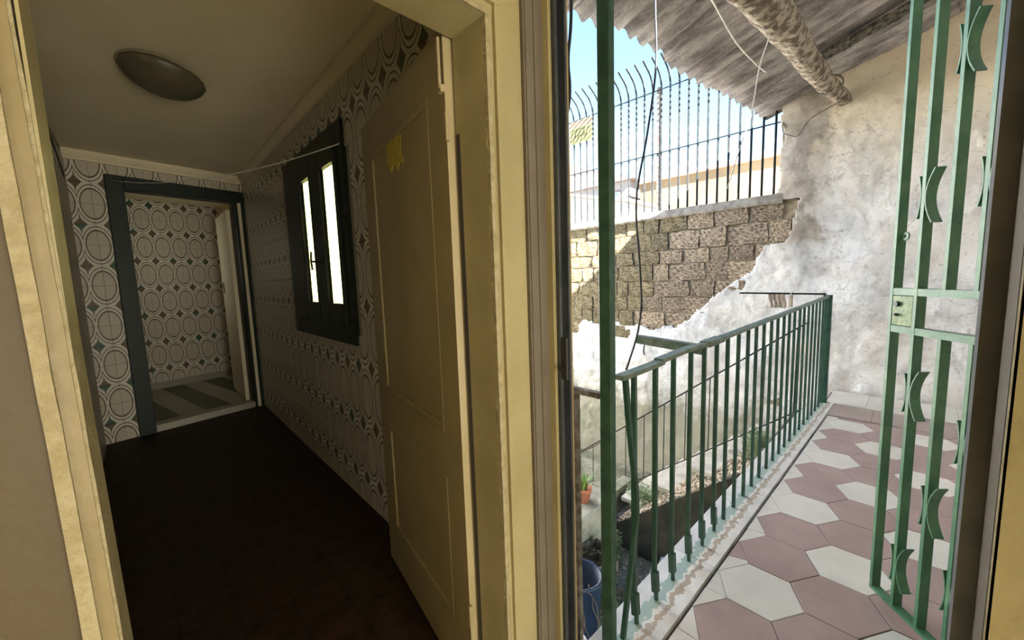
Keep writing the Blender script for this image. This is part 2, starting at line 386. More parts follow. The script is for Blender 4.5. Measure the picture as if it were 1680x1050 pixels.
WS0, WS1, WZ0, WZ1 = 5.8-3.66, 5.8-2.50, 1.17, 2.42      # window hole along s = 5.8 - y
wr.box(1.78, WS0, 0, .03, 0, 2.8)
for a in ((0, 1.78, 0, 2.8), (WS1, 4.82, 0, 2.8), (WS0, WS1, 0, WZ0), (WS0, WS1, WZ1, 2.8)): wr.box(a[0], a[1], 0, .13, a[2], a[3])
wr_o = struct(wr, 'wall_right', GROUT, origin=(0, 0, 0)); place(wr_o, (.99+.015*4.8, 5.8, 0), angR)
keepR = lambda x, z: not (WS0-.13 < x-.09 and x+.09 < WS1+.05+.05 and WZ0-.04 < z-.09 and z+.09 < WZ1+.08)
nR = tile_wall(wr_o, 24, 14, .09, 2.71-14*TH, keepR, 0)
# cove moulding
def cove(par, x0, x1):
    prof = [(0, 2.712), (-.012, 2.716), (-.012, 2.73), (-.03, 2.75), (-.045, 2.775), (-.045, 2.80), (0, 2.80)]
    mb = MB(); n = len(prof); vs = [(x, y, z) for x in (x0, x1) for y, z in prof]
    mb.add(vs, [tuple(range(n)), tuple(range(n, 2*n))]+[(i, (i+1) % n, n+(i+1) % n, n+i) for i in range(n)])
    me = mb.mesh('trim', PALEW); o = bpy.data.objects.new('moulding', me); COL.objects.link(o); o.parent = par; return o
cove(wr_o, .06, 4.82)
# ---- corridor end wall, rotated 10.7 degrees
EA = Vector((-.088, 5.492, 0)); eang = R(10.67)
ew = MB()
for a in ((-.33, .11, 0, 2.8), (1.06, 1.22, 0, 2.8), (.11, 1.06, 2.50, 2.8)): ew.box(a[0], a[1], 0, .13, a[2], a[3])
ew_o = struct(ew, 'wall_end', GROUT, origin=(0, 0, 0)); place(ew_o, EA, eang)
tile_wall(ew_o, 8, 14, -.305, 2.71-14*TH, lambda x, z: (x < .0 or z > 2.60), 0)
cove(ew_o, -.3, 1.17)
# ---- corridor left wall
lw_o = struct(MB().box(0, 4.55, 0, .13, 0, 2.8), 'wall_left', GROUT, origin=(0, 0, 0)); place(lw_o, (-.345, .95, 0), R(90))
tile_wall(lw_o, 15, 14, 1.53, 2.71-14*TH, lambda x, z: True, 0)
# inner room beyond the green frame (its own wall, floor, side walls)
def EP(s, off, z): return EA+Vector((math.cos(eang), math.sin(eang), 0))*s+Vector((-math.sin(eang), math.cos(eang), 0))*off+Vector((0, 0, z))
iw_o = struct(MB().box(-.3, 1.9, 0, .12, 0, 2.9), 'wall_far', GROUT, origin=(0, 0, 0)); place(iw_o, EP(0, 2.0, 0), eang)
tile_wall(iw_o, 9, 14, -.135, .16, lambda x, z: True, 0)
M_E = Matrix.Translation(EA) @ Matrix.Rotation(eang, 4, 'Z')
struct(MB().box(-.4, -.3, .13, 2.1, 0, 2.9, M_E).box(1.55, 1.65, .13, 2.1, 0, 2.9, M_E), 'wall_side', CREAMW)
struct(MB().box(-.4, 1.65, 0, 2.1, 2.75, 2.9, M_E), 'ceiling', PALEW)
fl_o = struct(MB().box(-.4, 1.65, .0, 2.1, -.1, .05, M_E), 'floor', JOINT)
FTL = mat('pale_grey_floor_tile', (.42, .40, .33), (.36, .34, .28), rough=.4, scale=4)
FTD = mat('dark_green_floor_tile', (.05, .07, .05), (.07, .09, .06), rough=.4, scale=4)
off = wloc(fl_o)
for i in range(8):
    for j in range(1):
        mb = MB().bevbox(-.38+i*.25+.001, -.38+(i+1)*.25-.001, .13, 1.99, .05, .062, .001, M_E)
        mb.build('tile', FTL if (i+j) % 2 else FTD, fl_o)
struct(MB().bevbox(.115, 1.06, -.03, .13, 0, .075, .006, M_E), 'trim_1', FTL)

# ---- far wall of the courtyard: backing, stones, coping, plaster
struct(MB().box(6.085, 6.45, -1.5, 1.28, -2.2, 4.6).box(6.085, 6.45, 1.28, 9.2, -2.2, 2.36), 'wall_far', MORTAR)
fw = bpy.data.objects[-1] if False else [o for o in COL.objects if o.name.startswith('wall_far')][-1]
def diag(y): return max(1.887-.88*(y-1.157), .62)
# stone blocks
def stone_mesh(seed, m):
    bm = bmesh.new(); bmesh.ops.create_cube(bm, size=1); bmesh.ops.subdivide_edges(bm, edges=bm.edges, cuts=3, use_grid_fill=True)
    for v in bm.verts:
        n3 = noise.noise_vector(v.co*2.3+Vector((seed*7.1, 0, 0)))
        f = 1-.10*max(abs(v.co.y), abs(v.co.z))*2*(1 if abs(v.co.y) > .3 and abs(v.co.z) > .3 else .4)
        v.co = Vector((v.co.x*(1 if v.co.x > 0 else f), v.co.y*f, v.co.z*f))+n3*.075
    me = bpy.data.meshes.new('stone'); bm.to_mesh(me); bm.free(); me.materials.append(m); return me
SY = [stone_mesh(i, STONE) for i in range(6)]; SB = [stone_mesh(i+9, STONEB) for i in range(6)]
zt = 2.35; row = 0
rs = random.Random(3); fwl = wloc(fw)
while zt > .35:
    h = rs.uniform(.21, .28); y = 1.22-(rs.random()*.3 if row else 0)
    while y < 6.4:
        l = rs.uniform(.20, .58)
        yc, zc = y+l/2, zt-h/2
        if yc > 1.2 and zc+h/2 > diag(yc)-.12:
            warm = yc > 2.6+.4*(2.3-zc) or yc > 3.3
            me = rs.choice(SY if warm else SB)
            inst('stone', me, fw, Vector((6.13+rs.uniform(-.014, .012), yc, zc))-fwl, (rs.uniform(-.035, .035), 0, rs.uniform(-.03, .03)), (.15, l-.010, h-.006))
        y += l
    zt -= h; row += 1
# coping
mb = MB(); ny = 90
pts = []
for i in range(ny+1):
    y = 1.24+i*(7.9/ny); a = noise.noise(Vector((y*3, 0, 0)))*.02; b = noise.noise(Vector((y*5, 4, 0)))*.02
    pts.append([(6.02+a, y, 2.335+b), (6.0+a, y, 2.36+b), (6.02+a, y, 2.455+b*.6), (6.43, y, 2.47+b*.6), (6.45, y, 2.335)])
vs = [p for q in pts for p in q]; fs = [(i*5+k, i*5+(k+1) % 5, (i+1)*5+(k+1) % 5, (i+1)*5+k) for i in range(ny) for k in range(5)]
fs += [tuple(range(5)), tuple(ny*5+k for k in range(5))]
mb.add(vs, fs); mb.build('coping', CAPM, fw)
# plaster skin
mb = MB(); idx = {}; st = .020
def pv(i, j):
    if (i, j) in idx: return idx[(i, j)]
    y, z = -1.32+i*st, -2.15+j*st
    p = Vector((0, y, z)); x = 6.05+noise.fractal(p*1.4, 1, 2, 4)*.035+noise.noise(p*14)*.006
    # proud rounded column at the corner
    x -= .05*math.exp(-((y-1.12)/.22)**2)*(1 if z > 1.5 else max(0, (z-1.0)*2))
    # rounded buttress bulge low down beside the stair head
    jy, jz = noise.noise(p*9+Vector((5, 0, 0)))*.012, noise.noise(p*9)*.012
    mb.v.append(Vector((x, y+jy, z+jz))); idx[(i, j)] = len(mb.v)-1; return idx[(i, j)]
ni, nj = int((7.6+1.32)/st), int((4.55+2.15)/st)
for i in range(ni):
    y = -1.32+(i+.5)*st
    edge = 1.285+.03*noise.noise(Vector((0, y*3, 9)))
    for j in range(nj):
        z = -2.15+(j+.5)*st
        n_ = noise.fractal(Vector((3, y*3.2, z*3.2)), 1, 2, 4)*.13
        if z > 2.36:
            if y+noise.noise(Vector((z*4, 2, 0)))*.05+max(0, .12-abs(z-2.42))*-.6 > 1.27: continue
        elif y > 1.0 and z > diag(max(y, 1.16))+n_+(0 if y > 1.157 else (1.157-y)*6): continue
        if y < .65 and z < -.15: continue
        mb.f.append((pv(i, j), pv(i+1, j), pv(i+1, j+1), pv(i, j+1)))
po = mb.build('plaster', PLASTER, fw, smooth=True)
sm = po.modifiers.new('solid', 'SOLIDIFY'); sm.thickness = .07; sm.offset = -1
# make sure the solidify goes into the wall: face normals must look to -X
me = po.data
if sum(p.normal.x for p in me.polygons) > 0: me.flip_normals()

# ---- other courtyard surfaces
struct(MB().box(.9, 6.45, -1.5, 9.2, -2.3, -1.9), 'floor', GROUND)
struct(MB().box(1.02, 1.15, .875, .985, -2.2, -.03).box(1.15, 1.2, .985, 2.14, -2.2, 3.1), 'wall_facade', FAC)
struct(MB().box(1.16, 1.20, 2.14, 2.46, -2.2, 3.1).box(1.16, 1.20, 4.5, 9.0, -2.2, 3.1).box(1.16, 1.20, 2.46, 4.5, -2.2, 1.12).box(1.16, 1.20, 2.46, 4.5, 2.46, 3.1), 'wall_facade', FAC)
struct(MB().box(1.2, 6.45, 9.0, 9.25, -2.2, 5.2), 'wall_garden', BOUNCEW)
# terrace slab
struct(MB().box(1.15, 6.1, -1.3, .66, -.25, -.035).box(1.15, 5.0, .66, .84, -.25, -.03), 'floor', JOINT)
tf = [o for o in COL.objects if o.name.startswith('floor')][-1]
# threshold
struct(MB().bevbox(.885, 1.2, -.115, .875, -.03, .012, .004), 'trim_2', MARBLE)

# hex tiles
HR = .177; HW = HR*math.sqrt(3); hrot = R(-1.4)
def clip(poly, a, b, c):          # keep a*x+b*y<=c
    out = []
    for i in range(len(poly)):
        p, q = poly[i], poly[(i+1) % len(poly)]; fp, fq = a*p[0]+b*p[1]-c, a*q[0]+b*q[1]-c
        if fp <= 0: out.append(p)
        if fp*fq < 0: t = fp/(fp-fq); out.append((p[0]+(q[0]-p[0])*t, p[1]+(q[1]-p[1])*t))
    return out
def tline(x): return .638-.0215*(x-1.3)
tfl = wloc(tf); nh = 0
def prismtile(poly, m, dz=0, shrink=.0022):
    c = (sum(p[0] for p in poly)/len(poly), sum(p[1] for p in poly)/len(poly))
    q = []
    for p in poly:
        d = Vector((p[0]-c[0], p[1]-c[1])); L_ = d.length
        if L_ < .004: return
        d *= max(0, (L_-shrink))/L_; q.append(Vector((c[0]+d.x, c[1]+d.y, 0)))
    b = []
    for p in q:
        d = Vector((p.x-c[0], p.y-c[1], 0)); b.append(p-d.normalized()*.0015)
    n = len(q); vs = [p+Vector((0, 0, -.03)) for p in q]+[p+Vector((0, 0, -.0015+dz)) for p in q]+[p+Vector((0, 0, dz)) for p in b]
    fs = [(i, (i+1) % n, n+(i+1) % n, n+i) for i in range(n)]+[(n+i, n+(i+1) % n, 2*n+(i+1) % n, 2*n+i) for i in range(n)]+[tuple(range(2*n, 3*n))]
    MB().add(vs, fs).build('tile', m, tf)
rt = random.Random(5)
for j in range(-7, 3):
    for i in range(-9, 10):
        lx, ly = (i+(.5 if j % 2 else 0))*HW, j*1.5*HR
        white = (i % 3 == 0) if j % 2 == 0 else (i % 3 == 1)
        cx = 2.895+lx*math.cos(hrot)-ly*math.sin(hrot); cy = .415+lx*math.sin(hrot)+ly*math.cos(hrot)
        poly = [(cx+HR*math.cos(R(30+60*k)+hrot), cy+HR*math.sin(R(30+60*k)+hrot)) for k in range(6)]
        full = max(p[1]-tline(p[0]) for p in poly) < 0
        a = (tline(5)-tline(1))/4; c0 = tline(0)
        p2 = clip(poly, -a, 1, c0-.004)
        if len(p2) >= 3: p2 = clip(p2, -1, 0, -1.2)
        if len(p2) >= 3: p2 = clip(p2, 1, .05, 4.965)
        if len(p2) >= 3: p2 = clip(p2, 0, -1, 1.29)
        if len(p2) < 3: continue
        area = abs(sum(p2[k][0]*p2[(k+1) % len(p2)][1]-p2[(k+1) % len(p2)][0]*p2[k][1] for k in range(len(p2))))/2
        if area < .0015: continue
        if full: prismtile(p2, HEXW if white else HEXR, rt.uniform(-.0012, .0012))
        else:   # cut pieces along the curb: broken pale offcuts
            cxx = sum(p[0] for p in p2)/len(p2); g = rt.uniform(-.4, .4)
            for sgn in (1, -1):
                q = clip(p2, sgn, sgn*g, sgn*(cxx+g*sum(p[1] for p in p2)/len(p2)))
                if len(q) >= 3: prismtile(q, HEXW if (rt.random() < .9 or white) else HEXR, rt.uniform(-.002, .001), .0015)
# rectangular tiles at the far end
xs = [4.985, 5.43, 6.03]
for k in range(2):
    y = .655-.02*k
    while y > -1.28:
        yy = max(y-(.42 if k == 0 else .33), -1.29)
        prismtile([(xs[k], yy), (xs[k+1], yy), (xs[k+1], y), (xs[k], y)], RECTG if k == 0 else HEXW, rt.uniform(-.001, .001)); y = yy
# marble curb slabs
y_ = lambda x: tline(x)+.012
cb = [1.17, 1.98, 2.87, 3.72, 4.53, 5.0]
for a, b in zip(cb[:-1], cb[1:]):
    poly = [Vector((a+.002, y_(a), 0)), Vector((b-.002, y_(b), 0)), Vector((b-.002, .862-.02*(b-1.2), 0)), Vector((a+.002, .862-.02*(a-1.2), 0))]
    MB().prism(poly, Vector((0, 0, -.03)), Vector((0, 0, .004))).build('curb_slab', MARBLE, tf)
MB().prism([Vector((5.003, y_(5), 0)), Vector((5.45, y_(5.45), 0)), Vector((5.45, .73, 0)), Vector((5.003, .76, 0))], Vector((0, 0, -.03)), Vector((0, 0, .004))).build('curb_slab', MARBLE, tf)

# ================================================================== DOOR 1 (corridor doorway, open leaf)
d1 = MB()
d1.box(XL-.004, XL, .852, .985, 0, DT+.03).box(XR, XR+.03, .85, .985, 0, DT+.03).box(XL, XR, .85, .985, DT, DT+.03)
door1 = struct(d1, 'door_1', CREAM)
def strip(x0, x1, y0, y1, z0, z1, seed, jit, vert=True):
    """moulding strip with slightly uneven worn edges, vertical or along X"""
    mb = MB(); n = 60; vs = []
    for i in range(n+1):
        t = i/n; j0 = noise.noise(Vector((t*22, seed, 0)))*jit; j1 = noise.noise(Vector((t*22, seed+5, 3)))*jit
        if vert: z = z0+(z1-z0)*t; vs += [(x0+j0, y0, z), (x1+j1, y0, z), (x1, y1, z), (x0, y1, z)]
        else: x = x0+(x1-x0)*t; vs += [(x, y0, z0+j0), (x, y0, z1+j1), (x, y1, z1), (x, y1, z0)]
    fs = [(i*4+k, i*4+(k+1) % 4, (i+1)*4+(k+1) % 4, (i+1)*4+k) for i in range(n) for k in range(4)]+[(0, 1, 2, 3), tuple(n*4+k for k in range(4))]
    return mb.add(vs, fs)
# left casing: outer bead, groove, chipped inner bead
strip(XL-.034, XL-.017, .830, .852, 0, DT+.05, 1, .0016).build('casing', CHIP, door1, label='raised outer casing bead, paint uneven')
strip(XL-.018, XL, .841, .852, 0, DT+.035, 2, .0006).build('casing', GROOVE, door1)
strip(XL-.006, XL+.004, .846, .984, 0, DT+.01, 3, .0018).build('reveal', CHIP, door1, label='chipped reveal board')
strip(XR, XR+.016, .836, .852, 0, DT+.01, 4, .0020).build('casing', CHIP, door1, label='chipped inner casing edge')
strip(XR+.016, XR+.032, .844, .852, 0, DT+.02, 5, .0006).build('casing', CREAM, door1)
strip(XR+.031, XR+.050, .832, .852, 0, DT+.055, 6, .0010).build('casing', CREAM, door1)
strip(XR+.050, .884, .846, .852, 0, 2.45, 12, .0002).build('casing', CREAM, door1, label='flat cream board between casing and terrace door')
MB().bevbox(XL-.02, XR+.0495, .845, .853, DT+.05, 2.45, .001).build('casing', CREAM, door1, label='plain cream board over the doorway')
strip(XL-.006, XR+.016, .8355, .852, DT, DT+.016, 7, .0012, False).build('casing', CHIP, door1)
strip(XL-.031, XR+.032, .8425, .852, DT+.016, DT+.035, 8, .0006, False).build('casing', CREAM, door1)
strip(XL-.050, XR+.050, .8305, .852, DT+.035, DT+.055, 9, .0010, False).build('casing', CREAM, door1)

MB().box(XR-.0015, XR+.004, .969, .9855, .0, 1.93).build('gap_shade', BLACK, door1, label='black strip for the shaded gap along the hinge side')  # black box painted in for the shade between leaf and frame
# the old left jamb leans slightly: shear its boards and the wall edge
for o in list(COL.objects):
    if o.type == 'MESH' and ((o.parent == door1 and max(v.co.x for v in o.data.vertices)+wloc(o).x < XL+.03) or (o.name == 'wall_front')):
        ox = wloc(o)
        for v in o.data.vertices:
            if v.co.x+ox.x > -.5: v.co.x -= .0135*(v.co.z+ox.z-1.12)
# leaf: local frame, origin at hinge bottom; x' along leaf to the free edge
H1 = Vector((.867, 1.912, 0)); lu = Vector((.098, .596, 0)).normalized(); hinge = H1-lu*.925
lf = struct(MB().box(0, .925, 0, .012, .03, .04), 'door_2', CREAMD, origin=(0, 0, 0))
lf.location = hinge; lf.rotation_euler = (0, 0, math.atan2(lu.y, lu.x))
# in local frame +Y is towards the corridor middle (left), so the slab lies at negative y
lf.data.clear_geometry()
mb = MB(); LZ0, LZ1 = .02, 2.235; t0, t1 = -.038, 0.0
def grid_panel(mb, xs, zs, holes, y0, y1):
    for i in range(len(xs)-1):
        for j in range(len(zs)-1):
            if (i, j) in holes: continue
            mb.box(xs[i], xs[i+1], y0, y1, zs[j], zs[j+1])
grid_panel(mb, [0, .13, .80, .925], [LZ0, .24, .80, .965, 2.09, LZ1], {(1, 1), (1, 3)}, t0, t1)
me = mb.mesh('leaf', CREAMD); lf.data = me
def lpart(mb, name, m, label=None, smooth=False):
    o = bpy.data.objects.new(name, mb.mesh(name, m, smooth=smooth)); COL.objects.link(o); o.parent = lf
    if label: o['label'] = label
    return o
for z0, z1 in ((.24, .80), (.965, 2.09)):
    p = MB(); p.box(.145, .785, -.028, -.006, z0+.015, z1-.015)
    lpart(p, 'panel', CREAMD)
    q = MB(); w_ = .03
    for a in ((.13, .80, z0, z0+w_), (.13, .80, z1-w_, z1), (.13, .13+w_, z0+w_, z1-w_), (.80-w_, .80, z0+w_, z1-w_)):
        x0, x1, za, zb = a; q.bevbox(x0, x1, -.013, .001, za, zb, .003)
    lpart(q, 'moulding', CREAMD)
for zc in (.36, 1.95):
    h = MB().tube([(-.008, .002, zc-.04), (-.008, .002, zc+.04)], .006, 8)
    lpart(h, 'hinge', CREAMD)
h = MB().tube([(.006, .012, 2.06), (.006, .012, 2.20)], .005, 8).box(-.002, .016, 0, .014, 2.05, 2.07)
lpart(h, 'bolt', CREAMD)
st_ = MB(); rs = random.Random(2); pts = [(.40, 1.99), (.44, 1.96), (.55, 2.01), (.60, 2.07), (.55, 2.085), (.60, 2.13)][:0]
poly = [(.385, 1.985), (.43, 2.00), (.45, 1.97), (.50, 2.01), (.53, 1.985), (.58, 2.03), (.565, 2.06), (.59, 2.09), (.55, 2.115), (.48, 2.11), (.44, 2.12), (.40, 2.09), (.41, 2.04)]
pv3 = [Vector((x, -.0058, z-.04)) for x, z in poly]
st_.prism(pv3, Vector((0, 0, 0)), Vector((0, .0015, 0)))
lpart(st_, 'sticker', STICK, 'torn yellow sticker')

# ================================================================== WINDOW in corridor
win = struct(MB().box(2.06, 2.22, -.028, .02, 1.09, 2.50), 'window_1', DGREEN, origin=(0, 0, 0))
win.location = wr_o.location; win.rotation_euler = wr_o.rotation_euler
SA, SB_ = 2.02, 3.345
mb = MB()
mb.bevbox(SA, SA+.16, -.03, .06, 1.10, 2.49, .004).bevbox(SB_-.10, SB_, -.03, .06, 1.10, 2.49, .004)
mb.bevbox(SA+.16, SB_-.10, -.03, .06, 1.10, 1.22, .004).bevbox(SA+.16, SB_-.10, -.03, .06, 2.36, 2.49, .004)
win.data = mb.mesh('window_frame', DGREEN)
def wpart(mb, name, m, par, label=None):
    o = bpy.data.objects.new(name, mb.mesh(name, m)); COL.objects.link(o); o.parent = par
    if label: o['label'] = label
    return o
for a, b in ((2.18, 2.755), (2.765, 3.25)):
    pa, pb = (2.475, 2.72) if a < 2.5 else (2.935, 3.215)
    sx = MB(); sx.bevbox(a, pa, -.045, -.005, 1.22, 2.36, .004).bevbox(pb, b, -.045, -.005, 1.22, 2.36, .004)
    sx.bevbox(pa, pb, -.045, -.005, 1.22, 1.365, .004).bevbox(pa, pb, -.045, -.005, 2.265, 2.36, .004)
    sa = wpart(sx, 'sash', DGREEN, win)
    wpart(MB().box(pa, pb, -.027, -.024, 1.365, 2.265), 'pane', GLASS, sa)
hd = MB().tube([(2.79, -.045, 1.66), (2.79, -.085, 1.66)], .008, 8).tube([(2.79, -.085, 1.60), (2.79, -.09, 1.66), (2.79, -.085, 1.73)], .008, 8)
wpart(hd, 'handle', BLACK, win, 'small black lever handle')
wpart(MB().box(SA+.16, SB_-.1, .06, .17, 1.16, 1.18), 'sill', PALEW, win)

# ================================================================== green frame of the end doorway
gfr = struct(MB().bevbox(-.014, .116, -.045, .13, 0, 2.615, .004, M_E).bevbox(.116, 1.185, -.045, .13, 2.49, 2.615, .004, M_E), 'door_3', DGREEN)
MB().bevbox(1.06, 1.085, -.03, .13, 0, 2.49, .003, M_E).bevbox(1.125, 1.175, -.04, .13, 0, 2.49, .003, M_E).build('jamb', DGREEN, gfr)
MB().bevbox(1.088, 1.122, -.035, .13, 0, 2.49, .003, M_E).build('jamb', PALEW, gfr, label='pale strip of the right jamb')
# cream leaf of that doorway, opened inwards
lp = Matrix.Translation(EP(1.055, .12, 0)) @ Matrix.Rotation(eang+R(79), 4, 'Z')
ld = struct(MB().bevbox(0, .86, 0, .04, .07, 2.42, .003, lp), 'door_4', PALEW)
MB().bevbox(.70, .74, .038, .05, 1.42, 1.56, .003, lp).build('lock', BLACK, ld, label='dark lock plate')

# ================================================================== terrace doorway jamb (door_5): profiles both sides
d5 = struct(MB().box(.887, .972, .836, .874, 0, 2.45), 'door_5', BROWNJ)
MB().box(.893, .90, .832, .836, 0, 2.45).box(.93, .935, .832, .836, 0, 2.45).build('bead', BROWNJ, d5)
MB().bevbox(.972, .986, .812, .874, 0, 2.45, .002).build('bead', CREAM, d5, label='cream beading line')
MB().box(.988, .996, .800, .874, 0, 2.45).box(.996, 1.034, .826, .874, 0, 2.45).box(1.034, 1.044, .800, .874, 0, 2.45).build('shutter_guide', GUIDE, d5, label='dark aluminium shutter guide')
MB().box(.989, 1.043, -.113, -.076, 0, 2.45).build('shutter_guide', GUIDE, d5, label='dark aluminium shutter guide')
MB().box(.889, .987, -.113, -.100, 0, 2.45).build('jamb', BROWNJ, d5)
MB().box(.87, .887, -.20, -.101, 0, 2.45).build('casing', CREAM, d5)
MB().box(.87, .885, -.104, -.1005, 0, 2.45).build('bead', CHIP, d5)
MB().box(.887, 1.04, -.113, .874, 2.40, 2.45).build('head', BROWNJ, d5)
MB().bevbox(.988, 1.0, .775, .800, 1.16, 1.30, .003).tube([(.985, .79, 1.20), (.965, .786, 1.20)], .006, 6).build('latch', BLACK, d5, label='black latch')

# ================================================================== ceiling lamp
lamp = empty('ceiling_lamp', (.25, 3.15, 2.8), 'shallow brown glass dish lamp on the dark corridor ceiling', 'ceiling lamp')
MB().lathe([(.055, -.001), (.06, -.03), (.02, -.045), (.012, -.10)], (.25, 3.15, 2.8), 16).build('fitting', GUIDE, lamp, True)
Mt = Matrix.Translation((.25, 3.15, 2.745)) @ Matrix.Rotation(R(9), 4, 'Y') @ Matrix.Rotation(R(-6), 4, 'X')
pr = [(.195, .0), (.19, -.018), (.165, -.045), (.12, -.072), (.06, -.09), (.012, -.094)]
mb = MB(); n = 28
mb.lathe(pr, (0, 0, 0), n); mb.v = [Mt @ v for v in mb.v]; mb.build('shade', LAMPG, lamp, True)
mb = MB(); mb.tube([Mt @ Vector((.196*math.cos(a), .196*math.sin(a), .003)) for a in [2*math.pi*k/30 for k in range(31)]], .005, 6); mb.build('rim', CHIP, lamp, True, label='rim with its highlight put into a pale colour')  # pale ring paints the highlight line along the lamp edge

# clothes line in the corridor
def sag(a, b, s, n=14): 
    a, b = Vector(a), Vector(b); return [a.lerp(b, t/n)-Vector((0, 0, 4*s*(t/n)*(1-t/n))) for t in range(n+1)]
tag(MB().tube(sag((-.05, 5.42, 2.55), (.985, 2.47, 2.34), .10), .0035, 5).build('clothes_line', WHITEC, smooth=True), 'thin white cord sagging across the corridor from green doorway to window', 'cord')
tag(MB().tube([(-.335, 4.25, 2.70), (-.332, 4.6, 2.66), (-.334, 4.9, 2.60), (-.334, 5.2, 2.50)], .006, 5).build('cable', CABLE, smooth=True), 'short dark cable high on the left corridor wall', 'cable')
tag(MB().add([(.33, 1.55, .001), (.36, 1.56, .001), (.37, 1.53, .012), (.34, 1.515, .004)], [(0, 1, 2), (0, 2, 3)]).build('paper_scrap', WHITEC), 'tiny pale scrap lying on the dark corridor floor', 'scrap')

# ================================================================== green fixed gate frame and gate leaf
F0 = Vector((2.3, .058, 0)); gh = Vector((-math.cos(R(40)), -math.sin(R(40)), 0)); gn = Vector((-gh.y, gh.x, 0))   # leaf direction and its normal
gate = empty('gate', F0+gh*1.32, 'tall green iron gate, its barred leaf with curved spikes swung open', 'gate')
MB().bevbox(1.235, 1.272, .768, .817, .004, 2.95, .003).build('frame_post', GREEN, gate)
MB().bevbox(1.235, 1.272, -.865, -.815, 0, 2.95, .003).build('frame_post', GREEN, gate)
MB().bevbox(1.235, 1.272, -.815, .768, 2.91, 2.95, .003).build('frame_header', GREEN, gate)
GS = .11; ZB, ZM0, ZM1, ZT = .035, 1.235, 1.39, 2.80
def gbar(s, z0, z1): 
    p = F0+gh*s; return MB().sqbar(p+Vector((0, 0, z0)), p+Vector((0, 0, z1)), .014, .036, gh)
for k in range(13):
    s = k*GS
    if k in (0, 1, 12): gbar(s, ZB, ZT).build('bar', GGATE, gate)
    else: gbar(s, ZB+.02, ZM0-.013).build('bar', GGATE, gate); gbar(s, ZM1+.013, ZT-.02).build('bar', GGATE, gate)
for z in (ZB+.008, ZM0, ZM1, ZT-.01):
    a = F0+gh*.007+Vector((0, 0, z)); b = F0+gh*(12*GS-.007)+Vector((0, 0, z))
    MB().sqbar(a, b, .034, .028 if .5 < z < 2 else .016, gn).build('rail', GGATE, gate)
# lock box
lb = MB(); c = F0+gh*.055
Mg = Matrix.Translation(F0) @ Matrix(((gh.x, gn.x, 0, 0), (gh.y, gn.y, 0, 0), (0, 0, 1, 0), (0, 0, 0, 1)))
sg = -1 if gn.dot(Vector((-1, .3, 0))) < 0 else 1       # side of the leaf that the room sees
GPALE = mat('gate_paint_glare', (.24, .32, .17), (.17, .25, .13), rough=.5, scale=30, bmp=.3, bscale=50)  # pale green puts the sky glare on the lock box into its colour
lbo = lb.bevbox(.008, .102, -.017, .017, ZM0+.016, ZM1-.016, .002, Mg).build('lock_box', GPALE, gate, label='green lock box, sky glare put into its pale colour')
kn = MB(); 
q0 = Mg @ Vector((.035, sg*.017, 1.34)); kn.tube([q0, q0+gn*sg*.012], .011, 10); kn.build('lock_cylinder', BLACK, lbo); kn = MB(); q0 = Mg @ Vector((.035, sg*.017, 1.295)); kn.tube([q0, q0+gn*sg*.014], .006, 8); kn.build('lock_bolt', BLACK, lbo)
# lug
lg = MB(); n = 14; vs = []
for k in range(n):
    a = 2*math.pi*k/n
    for rr in (.017, .007):
        for t in (-.003, .003): vs.append(Mg @ Vector((.026+rr*math.cos(a), t, 1.615+rr*math.sin(a))))
fs = []
for k in range(n):
    m_ = (k+1) % n; a, b = k*4, m_*4; fs += [(a, b, b+2, a+2), (a+1, a+3, b+3, b+1), (a, a+1, b+1, b), (a+2, b+2, b+3, a+3)]
lg.add(vs, fs); lg.build('lug', GGATE, gate)
# curved spikes: pairs of arcs )( welded on both sides of a bar
def spikes(k, zc, hh=.100, out=.032):
    for side in (1, -1):
        out = .032 if side > 0 else .012; hh = .100 if side > 0 else .080
        mb = MB(); vs = []; n = 12; s0 = k*GS
        for i in range(n+1):
            t = -1+2*i/n; zz = zc+t*hh; x = s0+side*(.0095+out*t*t)
            nx, nz_ = hh, -side*2*out*t; l_ = math.hypot(nx, nz_); ex, ez = nx/l_*.0022, nz_/l_*.0022
            for dy in (-.019, .019):
                vs += [Mg @ Vector((x-ex, dy, zz-ez)), Mg @ Vector((x+ex, dy, zz+ez))]
        fs = []
        for i in range(n):
            a, b = i*4, (i+1)*4; fs += [(a, a+1, b+1, b), (a+2, b+2, b+3, a+3), (a, b, b+2, a+2), (a+1, a+3, b+3, b+1)]
        fs += [(0, 2, 3, 1), (n*4, n*4+1, n*4+3, n*4+2)]
        mb.add(vs, fs); mb.build('curved_spike', GGATE, gate)
for k, z in ((2, 2.235), (1, 1.755), (3, 1.765), (1, .98), (3, .865), (2, .56), (1, .235), (3, .29), (5, .98), (7, .865), (6, .56), (5, 1.755), (7, 1.765), (6, 2.225)): spikes(k, z)

